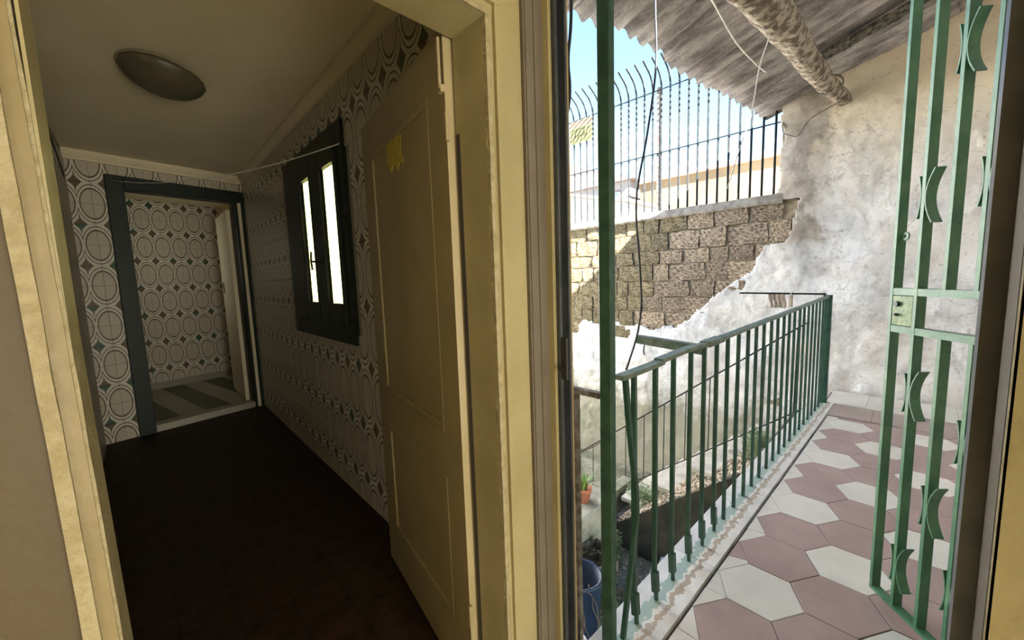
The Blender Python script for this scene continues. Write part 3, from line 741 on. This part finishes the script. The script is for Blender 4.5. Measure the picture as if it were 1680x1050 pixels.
# ================================================================== balcony railing
ry = lambda x: .765-.0255*(x-1.3)
rzt = lambda x: 1.118+.018*(x-1.3)
rail = empty('balcony_railing', (1.3, ry(1.3), 0), 'long green iron balcony railing along the marble curb, running to the plastered wall', 'railing')
tr = MB()
segs = [(1.285, 1.62, 0), (1.60, 2.02, .008), (2.0, 2.36, .002), (2.34, 5.42, 0)]
for a, b, dz in segs:
    tr = MB(); n = 8 if b-a < 1 else 24; vs = []
    for i in range(n+1):
        x = a+(b-a)*i/n; y = ry(x)+noise.noise(Vector((x*4, 1, 1)))*.004; z = rzt(x)+dz+noise.noise(Vector((x*3, 7, 1)))*.004
        vs += [(x, y-.021, z-.018), (x, y+.021, z-.018), (x, y+.021, z), (x, y-.021, z)]
    tr.add(vs, [(i*4+k, i*4+(k+1) % 4, (i+1)*4+(k+1) % 4, (i+1)*4+k) for i in range(n) for k in range(4)]+[(0, 1, 2, 3), tuple(n*4+k for k in range(4))])
    tr.build('top_rail', GREENR, rail)
# bent first bar
bb = MB(); P_ = [Vector((1.335, .765, 1.10)), Vector((1.35, .762, .95)), Vector((1.402, .757, .62)), Vector((1.408, .757, .50)), Vector((1.385, .76, .36)), Vector((1.312, .765, .0))]
for a, b in zip(P_[:-1], P_[1:]): bb.sqbar(a, b, .018, .020, (0, 1, 0))
bb.build('baluster', GREEN, rail, label='bent first baluster')
xb = 1.405; nb = 0; rb = random.Random(4)
while xb < 5.36:
    x = xb+rb.uniform(-.006, .006); y = ry(x); low = 1.40 < x < 2.4
    MB().sqbar((x+rb.uniform(-.006, .006), y, rzt(x)-.014), (x, y, .13 if low else .002), .018, .018, (1, 0, 0)).build('baluster', GREEN, rail)
    if low: MB().sqbar((x-.004, y-.004, .155), (x+.002, y-.006, .055), .030, .026, (1, 0, 0)).sqbar((x+.010, y-.004, .07), (x+.012, y-.004, .002), .014, .014, (1, 0, 0)).build('welded_foot', GREEN, rail)
    xb += .1715; nb += 1
MB().sqbar((5.41, ry(5.41), 1.20), (5.41, ry(5.41), .003), .05, .075, (1, 0, 0)).build('end_post', GREEN, rail)
MB().bevbox(2.09, 2.31, ry(2.2)-.028, ry(2.2)+.028, rzt(2.2)-.024, rzt(2.2)+.006, .003).build('splice', GREENR, rail)
# thin tie wire between the balusters
# return rail beside the doorway
rr_ = empty('side_railing', (1.3, .9, .0), 'short rusty iron return rail beside the door jamb', 'railing')
MB().sqbar((1.30, .826, 1.020), (1.30, 1.75, 1.020), .030, .022, (1, 0, 0)).build('top_rail', RUST, rr_)
for y in (.975, 1.13, 1.285, 1.44, 1.595, 1.74): MB().sqbar((1.30, y, 1.012), (1.30, y, -.22), .022, .022, (1, 0, 0)).build('baluster', RUST, rr_)
MB().sqbar((1.30, .845, -.20), (1.30, 1.75, -.20), .03, .018, (1, 0, 0)).build('bottom_rail', RUST, rr_)
struct(MB().box(1.15, 1.33, .87, 1.8, -.40, -.21), 'trim_3', CONC)

# clothes-line arms
MB().sqbar((2.13, .745, 1.108), (2.115, 1.13, 1.135), .045, .006, (1, 0, 0)).sqbar((2.107, .745, 1.085), (2.095, 1.13, 1.115), .005, .045, (1, 0, 0)).build('bracket_arm', GREENR, rail)
MB().tube([(2.10, 1.08, 1.09), (2.10, 1.085, 1.05), (2.09, 1.075, 1.03)], .004, 5).build('hook', RUST, rail)
MB().tube([(5.30, .665, 1.215), (5.26, 1.48, 1.225)], .010, 8).build('rod', FENCEM, rail)
MB().tube([(5.29+.02*math.cos(a), .97, 1.22+.02*math.sin(a)) for a in [k*.7 for k in range(20)]], .006, 5).build('rag_knot', WHITEC, rail)
tag(MB().tube([(5.26, 1.46, 1.235), (5.262, 1.462, 1.0), (5.258, 1.46, .45)], .004, 5).build('hanging_cord', WHITEC), 'white cord hanging from the tip of the thin rod', 'cord')
mb = MB(); vs = []; n = 12
for i in range(n+1):
    y = 1.02+.16*i/n
    for j in range(7): vs.append((5.285+.012*math.sin(i*1.9+j*.4), y+.008*math.sin(j), 1.23-.17*j/6-(.01 if i % 2 else 0)))
mb.add(vs, [(i*7+j, (i+1)*7+j, (i+1)*7+j+1, i*7+j+1) for i in range(n) for j in range(6)])
o = mb.build('cloth', CLOTH, smooth=True); tag(o, 'small beige cloth hanging on the thin rod above the stairs', 'cloth'); mo = o.modifiers.new('s', 'SOLIDIFY'); mo.thickness = .004
mb = MB().bevbox(5.25, 5.31, .955, .99, 1.07, 1.20, .004)
tag(mb.build('peg_bag', CLOTH), 'narrow pale peg bag hanging beside the beige cloth', 'bag')

# ================================================================== stairs
stair = empty('staircase', (5.5, .7, -1.9), 'stone staircase descending along the far wall beyond the railing', 'staircase')
sy, sz = .70, 0.0; RS, TR = .205, .245; k = 0
while sz > -1.85:
    z1 = sz-RS*(k+1) if False else -RS*(k+1)
    if z1 < -1.9: break
    y0 = .70+TR*k; MB().bevbox(4.985, 6.0, y0, y0+TR+.02, z1-.05, z1, .006).build('step', SLABM, stair)
    MB().box(5.03, 5.99, y0, y0+TR, -1.9 if k > 6 else z1-.9, z1-.05).build('riser', CONC, stair)
    k += 1; sz = z1
sr = empty('stair_railing', (5.05, 2.2, -1.9), 'thin dark handrail going down beside the stone staircase', 'railing')
zr = lambda y: .908-.792*(y-.80)
sr_p = [(5.04, y, zr(y)) for y in (.78, 1.4, 2.0, 2.6, 3.2, 3.75)]
MB().tube(sr_p, .010, 6).build('handrail', FENCEM, sr)
MB().tube([(x, y, z-.93) for x, y, z in sr_p], .008, 6).build('lower_rail', FENCEM, sr)
y = .85
while y < 3.75:
    MB().tube([(5.04, y, zr(y)), (5.04, y+.01, zr(y)-.93)], .0065, 5).build('baluster', FENCEM, sr); y += .29
# planted bed between stairs and passage
bed = empty('planting_bed', (4.5, 1.7, -1.9), 'sloping pebble bed below the stairs, its side wall coloured dark for shade', 'planter')
bz = lambda y: -.36-.83*(y-.95)
mb = MB(); pl = [(.72, -1.9), (2.75, -1.9), (2.75, bz(2.75)), (.72, bz(.72))]
mb.prism([Vector((0, y, z)) for y, z in pl], Vector((4.08, 0, 0)), Vector((4.98, 0, 0))); mb.build('bed_wall', DARKW, bed)
mb = MB(); rp = random.Random(8)
for i in range(2600):
    x, y = rp.uniform(4.1, 4.97), rp.uniform(.73, 2.75); r = rp.uniform(.008, .024); z = bz(y)+r*.3
    a = rp.random()*6; ca, sa = math.cos(a), math.sin(a)
    vs = [(x+r*ca, y+r*sa, z), (x-r*sa, y+r*ca, z), (x-r*ca, y-r*sa, z-.01), (x+r*sa*.8, y-r*ca, z), (x, y, z+r*.8), (x, y, z-r*.6)]
    mb.add(vs, [(0, 1, 4), (1, 2, 4), (2, 3, 4), (3, 0, 4), (1, 0, 5), (2, 1, 5), (3, 2, 5), (0, 3, 5)])
mb.build('pebbles', PEB, bed, kind='stuff')
for i, (x, y, a) in enumerate(((4.74, 1.20, .05), (4.73, 1.62, -.05), (4.75, 2.10, .04), (4.72, 2.5, 0))):
    M_ = Matrix.Translation((x, y, bz(y)+.09)) @ Matrix.Rotation(a, 4, 'Z')
    MB().bevbox(-.20, .20, -.16, .16, -.03, .03, .008, M_).build('slab', SLABM, bed, label='flat pale stone slab beside the stair')
# ledge with plant pot
lo = struct(MB().bevbox(3.15, 4.08, 2.45, 3.3, -1.9, -1.22, .03), 'trim_4', CONC)
struct(MB().box(3.4, 5.0, 2.75, 2.9, -1.9, -1.5), 'wall_garden', CONC)
pot = empty('potted_plant', (3.67, 2.66, -1.22), 'small terracotta pot with a spiky green plant on the pale ledge', 'potted plant')
MB().lathe([(.062, 0), (.085, .14), (.098, .14), (.10, .18), (.088, .18), (.08, .15), (.01, .15)], (3.67, 2.66, -1.22), 18).build('pot', TERRA, pot, True)
def blade(mb, base, ang, ln, lean, w=.012):
    n = 6; vs = []
    for i in range(n+1):
        t = i/n; rr = ln*lean*t*t+.02*t; z = ln*t*(1-.35*lean*t); ww = w*(1-t)**.7+.0005
        c = base+Vector((math.cos(ang)*rr, math.sin(ang)*rr, z)); s_ = Vector((-math.sin(ang), math.cos(ang), 0))*ww
        vs += [c-s_, c+s_]
    mb.add(vs, [(2*i, 2*i+1, 2*i+3, 2*i+2) for i in range(n)])
rl = random.Random(6)
lv = MB()
for i in range(46): blade(lv, Vector((3.67+rl.uniform(-.03, .03), 2.66+rl.uniform(-.03, .03), -1.07)), rl.random()*6.28, rl.uniform(.12, .26), rl.uniform(.2, .9))
lv.build('leaves', LEAF, pot, kind='stuff')
bn = empty('bin', (2.72, 2.0, -1.9), 'dark blue round plastic bin in the courtyard below', 'bin')
MB().lathe([(.15, 0), (.19, .62), (.20, .62), (.20, .65), (.18, .65), (.14, .03), (.01, .03)], (2.72, 2.02, -1.9), 24).build('body', BLUE, bn, True)
# roots/twigs trailing over the bin
tw = MB(); rl = random.Random(11)
for i in range(9):
    p = Vector((2.55+rl.uniform(-.05, .1), 1.88+rl.uniform(-.03, .1), -1.22)); pts = [p]
    for k in range(6): p = p+Vector((rl.uniform(-.03, .05), rl.uniform(-.04, .03), -.02-.02*k)); pts.append(p)
    tw.tube(pts, .0035, 4)
tag(tw.build('dry_vine', TWIG, smooth=True), 'tangle of dry vine trailing over the blue bin', 'vine', kind='stuff')
cr_ = empty('crate', (3.15, 2.25, -1.9), 'dark wooden crate standing behind the blue bin', 'crate')
Mc = Matrix.Translation((3.22, 2.30, -1.9)) @ Matrix.Rotation(R(-25), 4, 'Z')
for z in (.02, .16, .30):
    for a in ((-.25, .25, -.2, -.185), (-.25, .25, .185, .2), (-.25, -.235, -.185, .185), (.235, .25, -.185, .185)):
        MB().box(a[0], a[1], a[2], a[3], z, z+.11, Mc).build('slat', TIMBER, cr_)
for sx_ in (-.225, .225):
    for sy_ in (-.175, .175): MB().box(sx_-.012, sx_+.012, sy_-.012, sy_+.012, 0, .42, Mc).build('corner_post', TIMBER, cr_)
MB().box(-.235, .235, -.185, .185, .0, .012, Mc).build('base', TIMBER, cr_)
pk = empty('terracotta_trough', (2.15, 1.78, -1.9), 'pinkish clay trough with a pale rim near the terrace edge, in the courtyard', 'planter')
MB().lathe([(.14, 0), (.17, .5), (.16, .5), (.12, .05), (.01, .05)], (2.02, 1.66, -1.75), 20).build('body', TERRA, pk, True)
MB().lathe([(.165, .5), (.185, .5), (.19, .53), (.165, .53)], (2.02, 1.66, -1.75), 20).build('rim', WHITEC, pk, True, label='pale rim')
MB().lathe([(.15, 0), (.13, .15)], (2.02, 1.66, -1.9), 12).build('foot', CONC, pk)
# weeds on the ground
def weeds(name, cx, cy, cz, sx_, sy_, n, label, hmax=.22, m=WEED):
    rl = random.Random(int(cx*100+cy*10)); mb = MB()
    for i in range(n):
        b = Vector((cx+rl.gauss(0, sx_), cy+rl.gauss(0, sy_), cz)); a = rl.random()*6.28
        for k in range(rl.randint(3, 6)):
            aa = a+k*1.3; zc = rl.uniform(.02, hmax); p = b+Vector((math.cos(aa)*.04, math.sin(aa)*.04, zc)); s = rl.uniform(.010, .028)
            d = Vector((math.cos(aa), math.sin(aa), rl.uniform(-.4, .5))).normalized(); e = d.cross(Vector((0, 0, 1))).normalized()*s*.6
            mb.add([p, p+d*s+e, p+d*s*2, p+d*s-e], [(0, 1, 2, 3)])
            mb.tube([b, p], .0018, 3, False)
    return tag(mb.build(name, m), label, 'plants', kind='stuff')
weeds('weeds', 3.1, 1.55, -1.9, .18, .14, 240, 'low dusty green weeds growing on the damp courtyard ground')
weeds('weeds', 3.75, 2.36, -1.9, .10, .03, 90, 'dark green weeds at the foot of the pale ledge', .3)
weeds('shrub', 4.30, 1.0, -.37, .06, .05, 110, 'small green shrub at the upper end of the pebble bed', .26)
weeds('weeds', 4.5, 2.3, bz(2.3)+.03, .10, .10, 80, 'thin weeds in the lower part of the pebble bed', .2)
# plastic sheet crumpled
mb = MB(); n = 12; vs = []
for i in range(n):
    for j in range(n): 
        x, y = 3.75+i*.035, 1.55+j*.03; vs.append((x, y, -1.86+.09*abs(noise.noise(Vector((x*6, y*6, 0))))+.05))
mb.add(vs, [(i*n+j, (i+1)*n+j, (i+1)*n+j+1, i*n+j+1) for i in range(n-1) for j in range(n-1)])
o = mb.build('plastic_sheet', PLAST, smooth=True); tag(o, 'crumpled greyish plastic sheet lying in the shaded courtyard corner', 'plastic sheet'); mo = o.modifiers.new('s', 'SOLIDIFY'); mo.thickness = .05; mo.offset = -1
# leaf litter
mb = MB(); rl = random.Random(21)
for i in range(900):
    x, y = rl.uniform(2.2, 4.05), rl.uniform(1.0, 2.6); s = rl.uniform(.01, .03); a = rl.random()*6.28; z = -1.897+rl.random()*.012
    mb.add([(x+s*math.cos(a), y+s*math.sin(a), z), (x-s*math.sin(a)*.5, y+s*math.cos(a)*.5, z+.006), (x-s*math.cos(a), y-s*math.sin(a), z), (x+s*math.sin(a)*.5, y-s*math.cos(a)*.5, z+.004)], [(0, 1, 2, 3)])
tag(mb.build('leaf_litter', PEB), 'scattered dry leaves and pale debris on the courtyard ground', 'leaves', kind='stuff')
# garden stake and looping vine near the pot
tag(MB().tube([(4.05, 3.05, -1.3), (4.05, 3.08, -.45)], .014, 6).build('stake', GREENR), 'grey-green stake standing behind the potted plant', 'stake')
tag(MB().tube([(3.4, 2.75, -.55), (3.55, 2.8, -.62), (3.75, 2.75, -.66), (3.95, 2.68, -.62), (4.1, 2.55, -.5)], .008, 5).tube([(3.55, 2.8, -.62), (3.62, 2.84, -.8), (3.6, 2.8, -1.0), (3.66, 2.82, -1.22)], .006, 5).tube([(3.75, 2.75, -.66), (3.7, 2.8, -.85), (3.74, 2.8, -1.22)], .005, 5).build('bare_vine', TWIG, smooth=True), 'bare curling vine stem above the potted plant', 'vine')

# ================================================================== roof
Ce = Vector((6.13, 1.47, 3.46)); ed = Vector((-math.cos(R(5.9)), math.sin(R(5.9)), 0)); sdv = Vector((math.cos(R(-94.5)), math.sin(R(-94.5)), .29))
roof = empty('corrugated_roof', (3.6, .2, 3.5), 'weathered grey corrugated lean-to roof over the terrace', 'roof')
pitch = .177; rro = random.Random(9)
def sheet(u0, u1, v0, v1, lift):
    nu = int((u1-u0)/pitch*10); vs = []; mb = MB(); nv = 8
    for i in range(nu+1):
        u = u0+(u1-u0)*i/nu
        hz = .026*math.sin(2*math.pi*u/pitch)
        for j in range(nv+1):
            v = v0+(v1-v0)*j/nv
            if j == 0: v += noise.noise(Vector((u*9, 3, 0)))*.03
            p = Ce+ed*u+sdv*v+Vector((0, 0, hz+lift)); p.x = min(p.x, 6.14); vs.append(p)
    m_ = nv+1; n1 = len(vs)
    vs += [p+Vector((0, 0, .007)) for p in vs]
    fs = []
    for i in range(nu):
        for j in range(nv):
            a, b = i*m_+j, (i+1)*m_+j; fs += [(a, a+1, b+1, b), (n1+a, n1+b, n1+b+1, n1+a+1)]
    for i in range(nu):
        a, b = i*m_, (i+1)*m_; fs += [(a, b, n1+b, n1+a), (a+nv, n1+a+nv, n1+b+nv, b+nv)]
    for j in range(nv): fs += [(j, n1+j, n1+j+1, j+1), (nu*m_+j, nu*m_+j+1, n1+nu*m_+j+1, n1+nu*m_+j)]
    mb.add(vs, fs); mb.build('roof_sheet', ROOFM, roof, smooth=True)
u = -pitch*2; k = 0
while u < 4.9:
    u1 = min(u+pitch*5.4, 5.02); sheet(u, u1, -.02+rro.uniform(-.03, .03), 1.62, .010*(k % 2)); sheet(u, u1, 1.50, 2.92, .012+.010*(k % 2)); u += pitch*5; k += 1
# log beam
lg_ = empty('log_beam', (3.6, .88, 3.4), 'crooked barked tree trunk used as a beam under the corrugated roof', 'log')
La, Lb = Vector((6.09, .685, 3.40)), Vector((1.10, 1.03, 3.405)); mb = MB(); n, mm = 150, 20; vs = []
for i in range(n+1):
    t = i/n; c = La.lerp(Lb, t)+Vector((0, .035*math.sin(t*9), -.03+.03*math.sin(t*6+1))); r = .068+.075*t**.8
    for k in range(mm):
        a = 2*math.pi*k/mm; p = Vector((c.x*3, math.cos(a)*1.2, math.sin(a)*1.2))
        rr = r*(1+.16*noise.noise(p)+.10*noise.noise(p*2.7)+.07*noise.noise(Vector((c.x*22, math.cos(a)*3, math.sin(a)*3)))); vs.append(c+Vector((0, math.cos(a)*rr, math.sin(a)*rr)))
mb.add(vs, [(i*mm+k, i*mm+(k+1) % mm, (i+1)*mm+(k+1) % mm, (i+1)*mm+k) for i in range(n) for k in range(mm)]+[tuple(range(mm)), tuple(n*mm+k for k in range(mm))])
mb.build('trunk', LOGM, lg_, smooth=False)
cl_ = La.lerp(Lb, .135); mb = MB(); mb.tube([cl_+Vector((.01*math.sin(a), .098*math.cos(a), -.02+.098*math.sin(a))) for a in [2*math.pi*k/16 for k in range(17)]], .008, 5); mb.build('wire_band', RUST, lg_)
# dark mouldy plank
mb = MB(); vs = []; n = 50
for i in range(n+1):
    t = i/n; c = Vector((5.20+.02*math.sin(t*7), .92-2.1*t, 0)); c.z = 3.46+.29*(1.47-c.y)-.055
    w0 = .075+.02*noise.noise(Vector((t*20, 0, 0))); w1 = .075+.02*noise.noise(Vector((t*20, 9, 0))); h = .02+.012*noise.noise(Vector((t*30, 5, 0)))
    vs += [c+Vector((-w0, 0, -h)), c+Vector((w1, 0, -h)), c+Vector((w1, 0, .02)), c+Vector((-w0, 0, .02))]
mb.add(vs, [(i*4+k, i*4+(k+1) % 4, (i+1)*4+(k+1) % 4, (i+1)*4+k) for i in range(n) for k in range(4)]+[(0, 1, 2, 3), tuple(n*4+k for k in range(4))])
tag(mb.build('roof_plank', TIMBER), 'dark mouldy plank under the roof sheets near the far wall', 'plank')

# ================================================================== iron fence on the stone wall
fence = empty('security_fence', (6.1, 3.5, 2.45), 'tall grey iron security fence with inward curved tops on the stone wall', 'fence')
fx = 6.12
def fbar(y, curved=True):
    pts = [(fx, y, 2.44), (fx, y, 4.30)]
    if curved:
        for k in range(1, 7): a = k/6*R(62); pts.append((fx-.30*(1-math.cos(a)), y, 4.30+.30*math.sin(a)))
        pts.append((fx-.30*(1-math.cos(R(62)))-.16, y, 4.30+.30*math.sin(R(62))+.085))
    return MB().tube(pts, .015, 5)
y = 1.218+.005; 
while y < 7.6:
    fbar(y, True).build('bar', FENCEM, fence); y += .1385
for z in (3.37, 4.30): MB().tube([(fx-.012, 1.2, z-.02), (fx-.012, 4.4, z), (fx-.012, 7.6, z)], .010, 5).build('rail', FENCEM, fence)
MB().sqbar((fx+.02, 2.93, 2.44), (fx+.02, 2.93, 4.34), .05, .05, (1, 0, 0)).build('post', RUST, fence, label='thicker pinkish grey post')
MB().sqbar((fx+.02, 5.4, 2.44), (fx+.02, 5.4, 4.34), .05, .05, (1, 0, 0)).build('post', RUST, fence)
# sign
sg_ = empty('notice_board', (6.09, 4.37, 3.88), 'yellow striped notice board wired to the top rail of the fence', 'sign')
SGN = mat('pale_yellow_board', (.24, .22, .08), (.20, .18, .065), rough=.6, scale=4)
SGT = mat('peach_board_top', (.22, .15, .095), rough=.6); SGD = mat('dark_sign_marks', (.03, .035, .01), rough=.6)
y0, y1, z0, z1 = 4.13, 4.62, 3.89, 4.29
MB().box(6.088, 6.094, y0, y1, z0, 4.17).build('panel', SGN, sg_); MB().box(6.088, 6.094, y0, y1, 4.17, z1).build('panel', SGT, sg_, label='peach coloured top band')
mk = MB()
for k in range(5):
    ya = 4.20+k*.085
    mk.prism([Vector((6.086, ya, 4.14-.03*k % .05)), Vector((6.086, ya+.012, 4.14)), Vector((6.086, ya+.10, 3.92)), Vector((6.086, ya+.088, 3.92))], Vector((-.001, 0, 0)), Vector((.002, 0, 0)))
mk.v = [Vector((v.x, min(v.y, y1-.005), v.z)) for v in mk.v]
mk.build('stripe', SGD, sg_, label='dark slanting stripes')
rk = random.Random(3); lt = MB()
for base, zz in ((4.55, 4.13), (4.50, 4.02)):
    for k in range(7):
        yy = base-k*.04; lt.box(6.084, 6.0865, yy-.012, yy-.006, zz-.02, zz+.018+rk.random()*.01); lt.box(6.084, 6.0865, yy-.022, yy-.006, zz+rk.uniform(-.015, .01), zz+.016)
lt.build('lettering', SGD, sg_, label='small dark illegible handwriting', kind='stuff')

# ================================================================== wires and strings
def cord(name, pts, r, m, label, cat='cord'):
    # smooth through points (Catmull-Rom)
    P = [Vector(p) for p in pts]; P = [P[0]*2-P[1]]+P+[P[-1]*2-P[-2]]; out = []
    for i in range(1, len(P)-2):
        for t in [k/6 for k in range(6)]:
            a, b, c, d = P[i-1], P[i], P[i+1], P[i+2]
            out.append(.5*((2*b)+(c-a)*t+(2*a-5*b+4*c-d)*t*t+(3*b-a-3*c+d)*t**3))
    out.append(P[-2]); return tag(MB().tube(out, r, 5).build(name, m, smooth=True), label, cat)
cord('black_cable', [(1.60, .80, 3.60), (1.60, .79, 3.0), (1.615, .79, 2.585), (1.624, .79, 2.336), (1.553, .79, 2.058), (1.465, .79, 1.785), (1.496, .79, 1.521), (1.507, .79, 1.37), (1.472, .79, 1.247), (1.36, .775, 1.125)], .0045, CABLE, 'black cable hanging from the roof down to the near end of the railing', 'cable')
cord('jamb_cable', [(1.165, .87, 3.0), (1.165, .868, 2.427), (1.165, .885, 2.251), (1.165, .88, 2.136), (1.165, .905, 1.983), (1.165, .915, 1.6)], .006, CABLE, 'dark cable running down beside the left door jamb', 'cable')
cord('slack_string', [(2.4, .97, 3.2), (2.803, .997, 3.2), (3.439, 1.042, 3.2), (3.906, 1.031, 3.2), (4.15, 1.02, 3.21)], .005, WHITEC, 'pale slack string crossing below the roof towards the log')
cord('dangling_string', [(3.6, .825, 3.46), (3.6, .867, 3.227), (3.6, .925, 3.035), (3.6, .973, 2.695), (3.6, 1.04, 2.483), (3.6, 1.13, 2.17)], .0045, WHITEC, 'thin pale string dangling from the log beam')
cord('wall_wire', [(5.98, .74, 3.36), (5.96, .981, 3.255), (5.96, 1.094, 3.098), (5.96, 1.187, 3.124), (5.98, 1.258, 3.194), (6.05, 1.277, 3.379)], .006, RUST, 'looped wire from log end to the fence corner', 'wire')
# ================================================================== buildings beyond
bb_ = empty('long_building', (26, 4, 0), 'long sunlit beige building with a brown cornice behind the fence', 'building')
MB().box(25, 33, -9, 13.2, 0, 7.38).build('wall', BEIGE, bb_)
MB().box(24.8, 33, -9, 13.4, 7.38, 7.50).build('cornice', CORN, bb_); MB().box(24.96, 25.2, -9, 13.2, 7.5, 7.78).build('parapet', WHITEB, bb_)
MB().box(24.9, 25.0, -9, 13.2, 0, 5.15).build('plinth', WHITEB, bb_)
for y in [-8.5+k*1.2 for k in range(19)]: MB().box(25.05, 25.09, y, y+.05, 7.78, 8.15).build('roof_rail_post', WHITEB, bb_)
MB().box(25.04, 25.10, -9, 13.2, 8.13, 8.19).build('roof_rail', WHITEB, bb_)
wh = empty('white_house', (27, 18, 0), 'white house with a low pale pink roof at the left behind the fence', 'building')
MB().box(25.2, 31, 14.2, 27, 0, 7.9).build('wall', WHITEB, wh)
MB().prism([Vector((0, 13.6, 7.9)), Vector((0, 19.8, 10.2)), Vector((0, 27.4, 7.9))], Vector((24.9, 0, 0)), Vector((31.2, 0, 0))).build('roof', ROOFT, wh)
MB().box(24.75, 25.2, 14.5, 19, 5.7, 5.82).build('balcony_slab', ROOFT, wh)
for y in (14.8, 17.2, 19.6, 22.0):
    wb = MB().box(25.16, 25.22, y, y+1.0, 6.0, 7.4).build('window', ROOFT, wh); MB().box(25.14, 25.16, y+.1, y+.9, 6.1, 7.3).build('pane', PANE, wh if False else wb)
wh2 = empty('pink_house', (20, 17, 0), 'low pale house with a single sloping roof in front of the white house', 'building')
MB().prism([Vector((0, 10.6, 0)), Vector((0, 10.6, 5.15)), Vector((0, 17.5, 6.75)), Vector((0, 17.5, 0))], Vector((18.5, 0, 0)), Vector((23, 0, 0))).build('wall', WHITEB, wh2)
MB().prism([Vector((0, 10.3, 5.10)), Vector((0, 10.3, 5.28)), Vector((0, 17.7, 6.98)), Vector((0, 17.7, 6.80))], Vector((18.2, 0, 0)), Vector((23.2, 0, 0))).build('roof', ROOFT, wh2)
struct(MB().box(6.45, 60, -30, 45, 1.6, 2.0), 'floor', mat('pale_far_ground', (.55, .50, .42), rough=.95))

portal('doorway_portal', (1.18, .35, 1.25), (.98, 2.4), (R(90), 0, R(90)))
portal('window_portal', (1.1, 3.05, 1.8), (1.1, 1.2), (R(90), 0, R(90)))
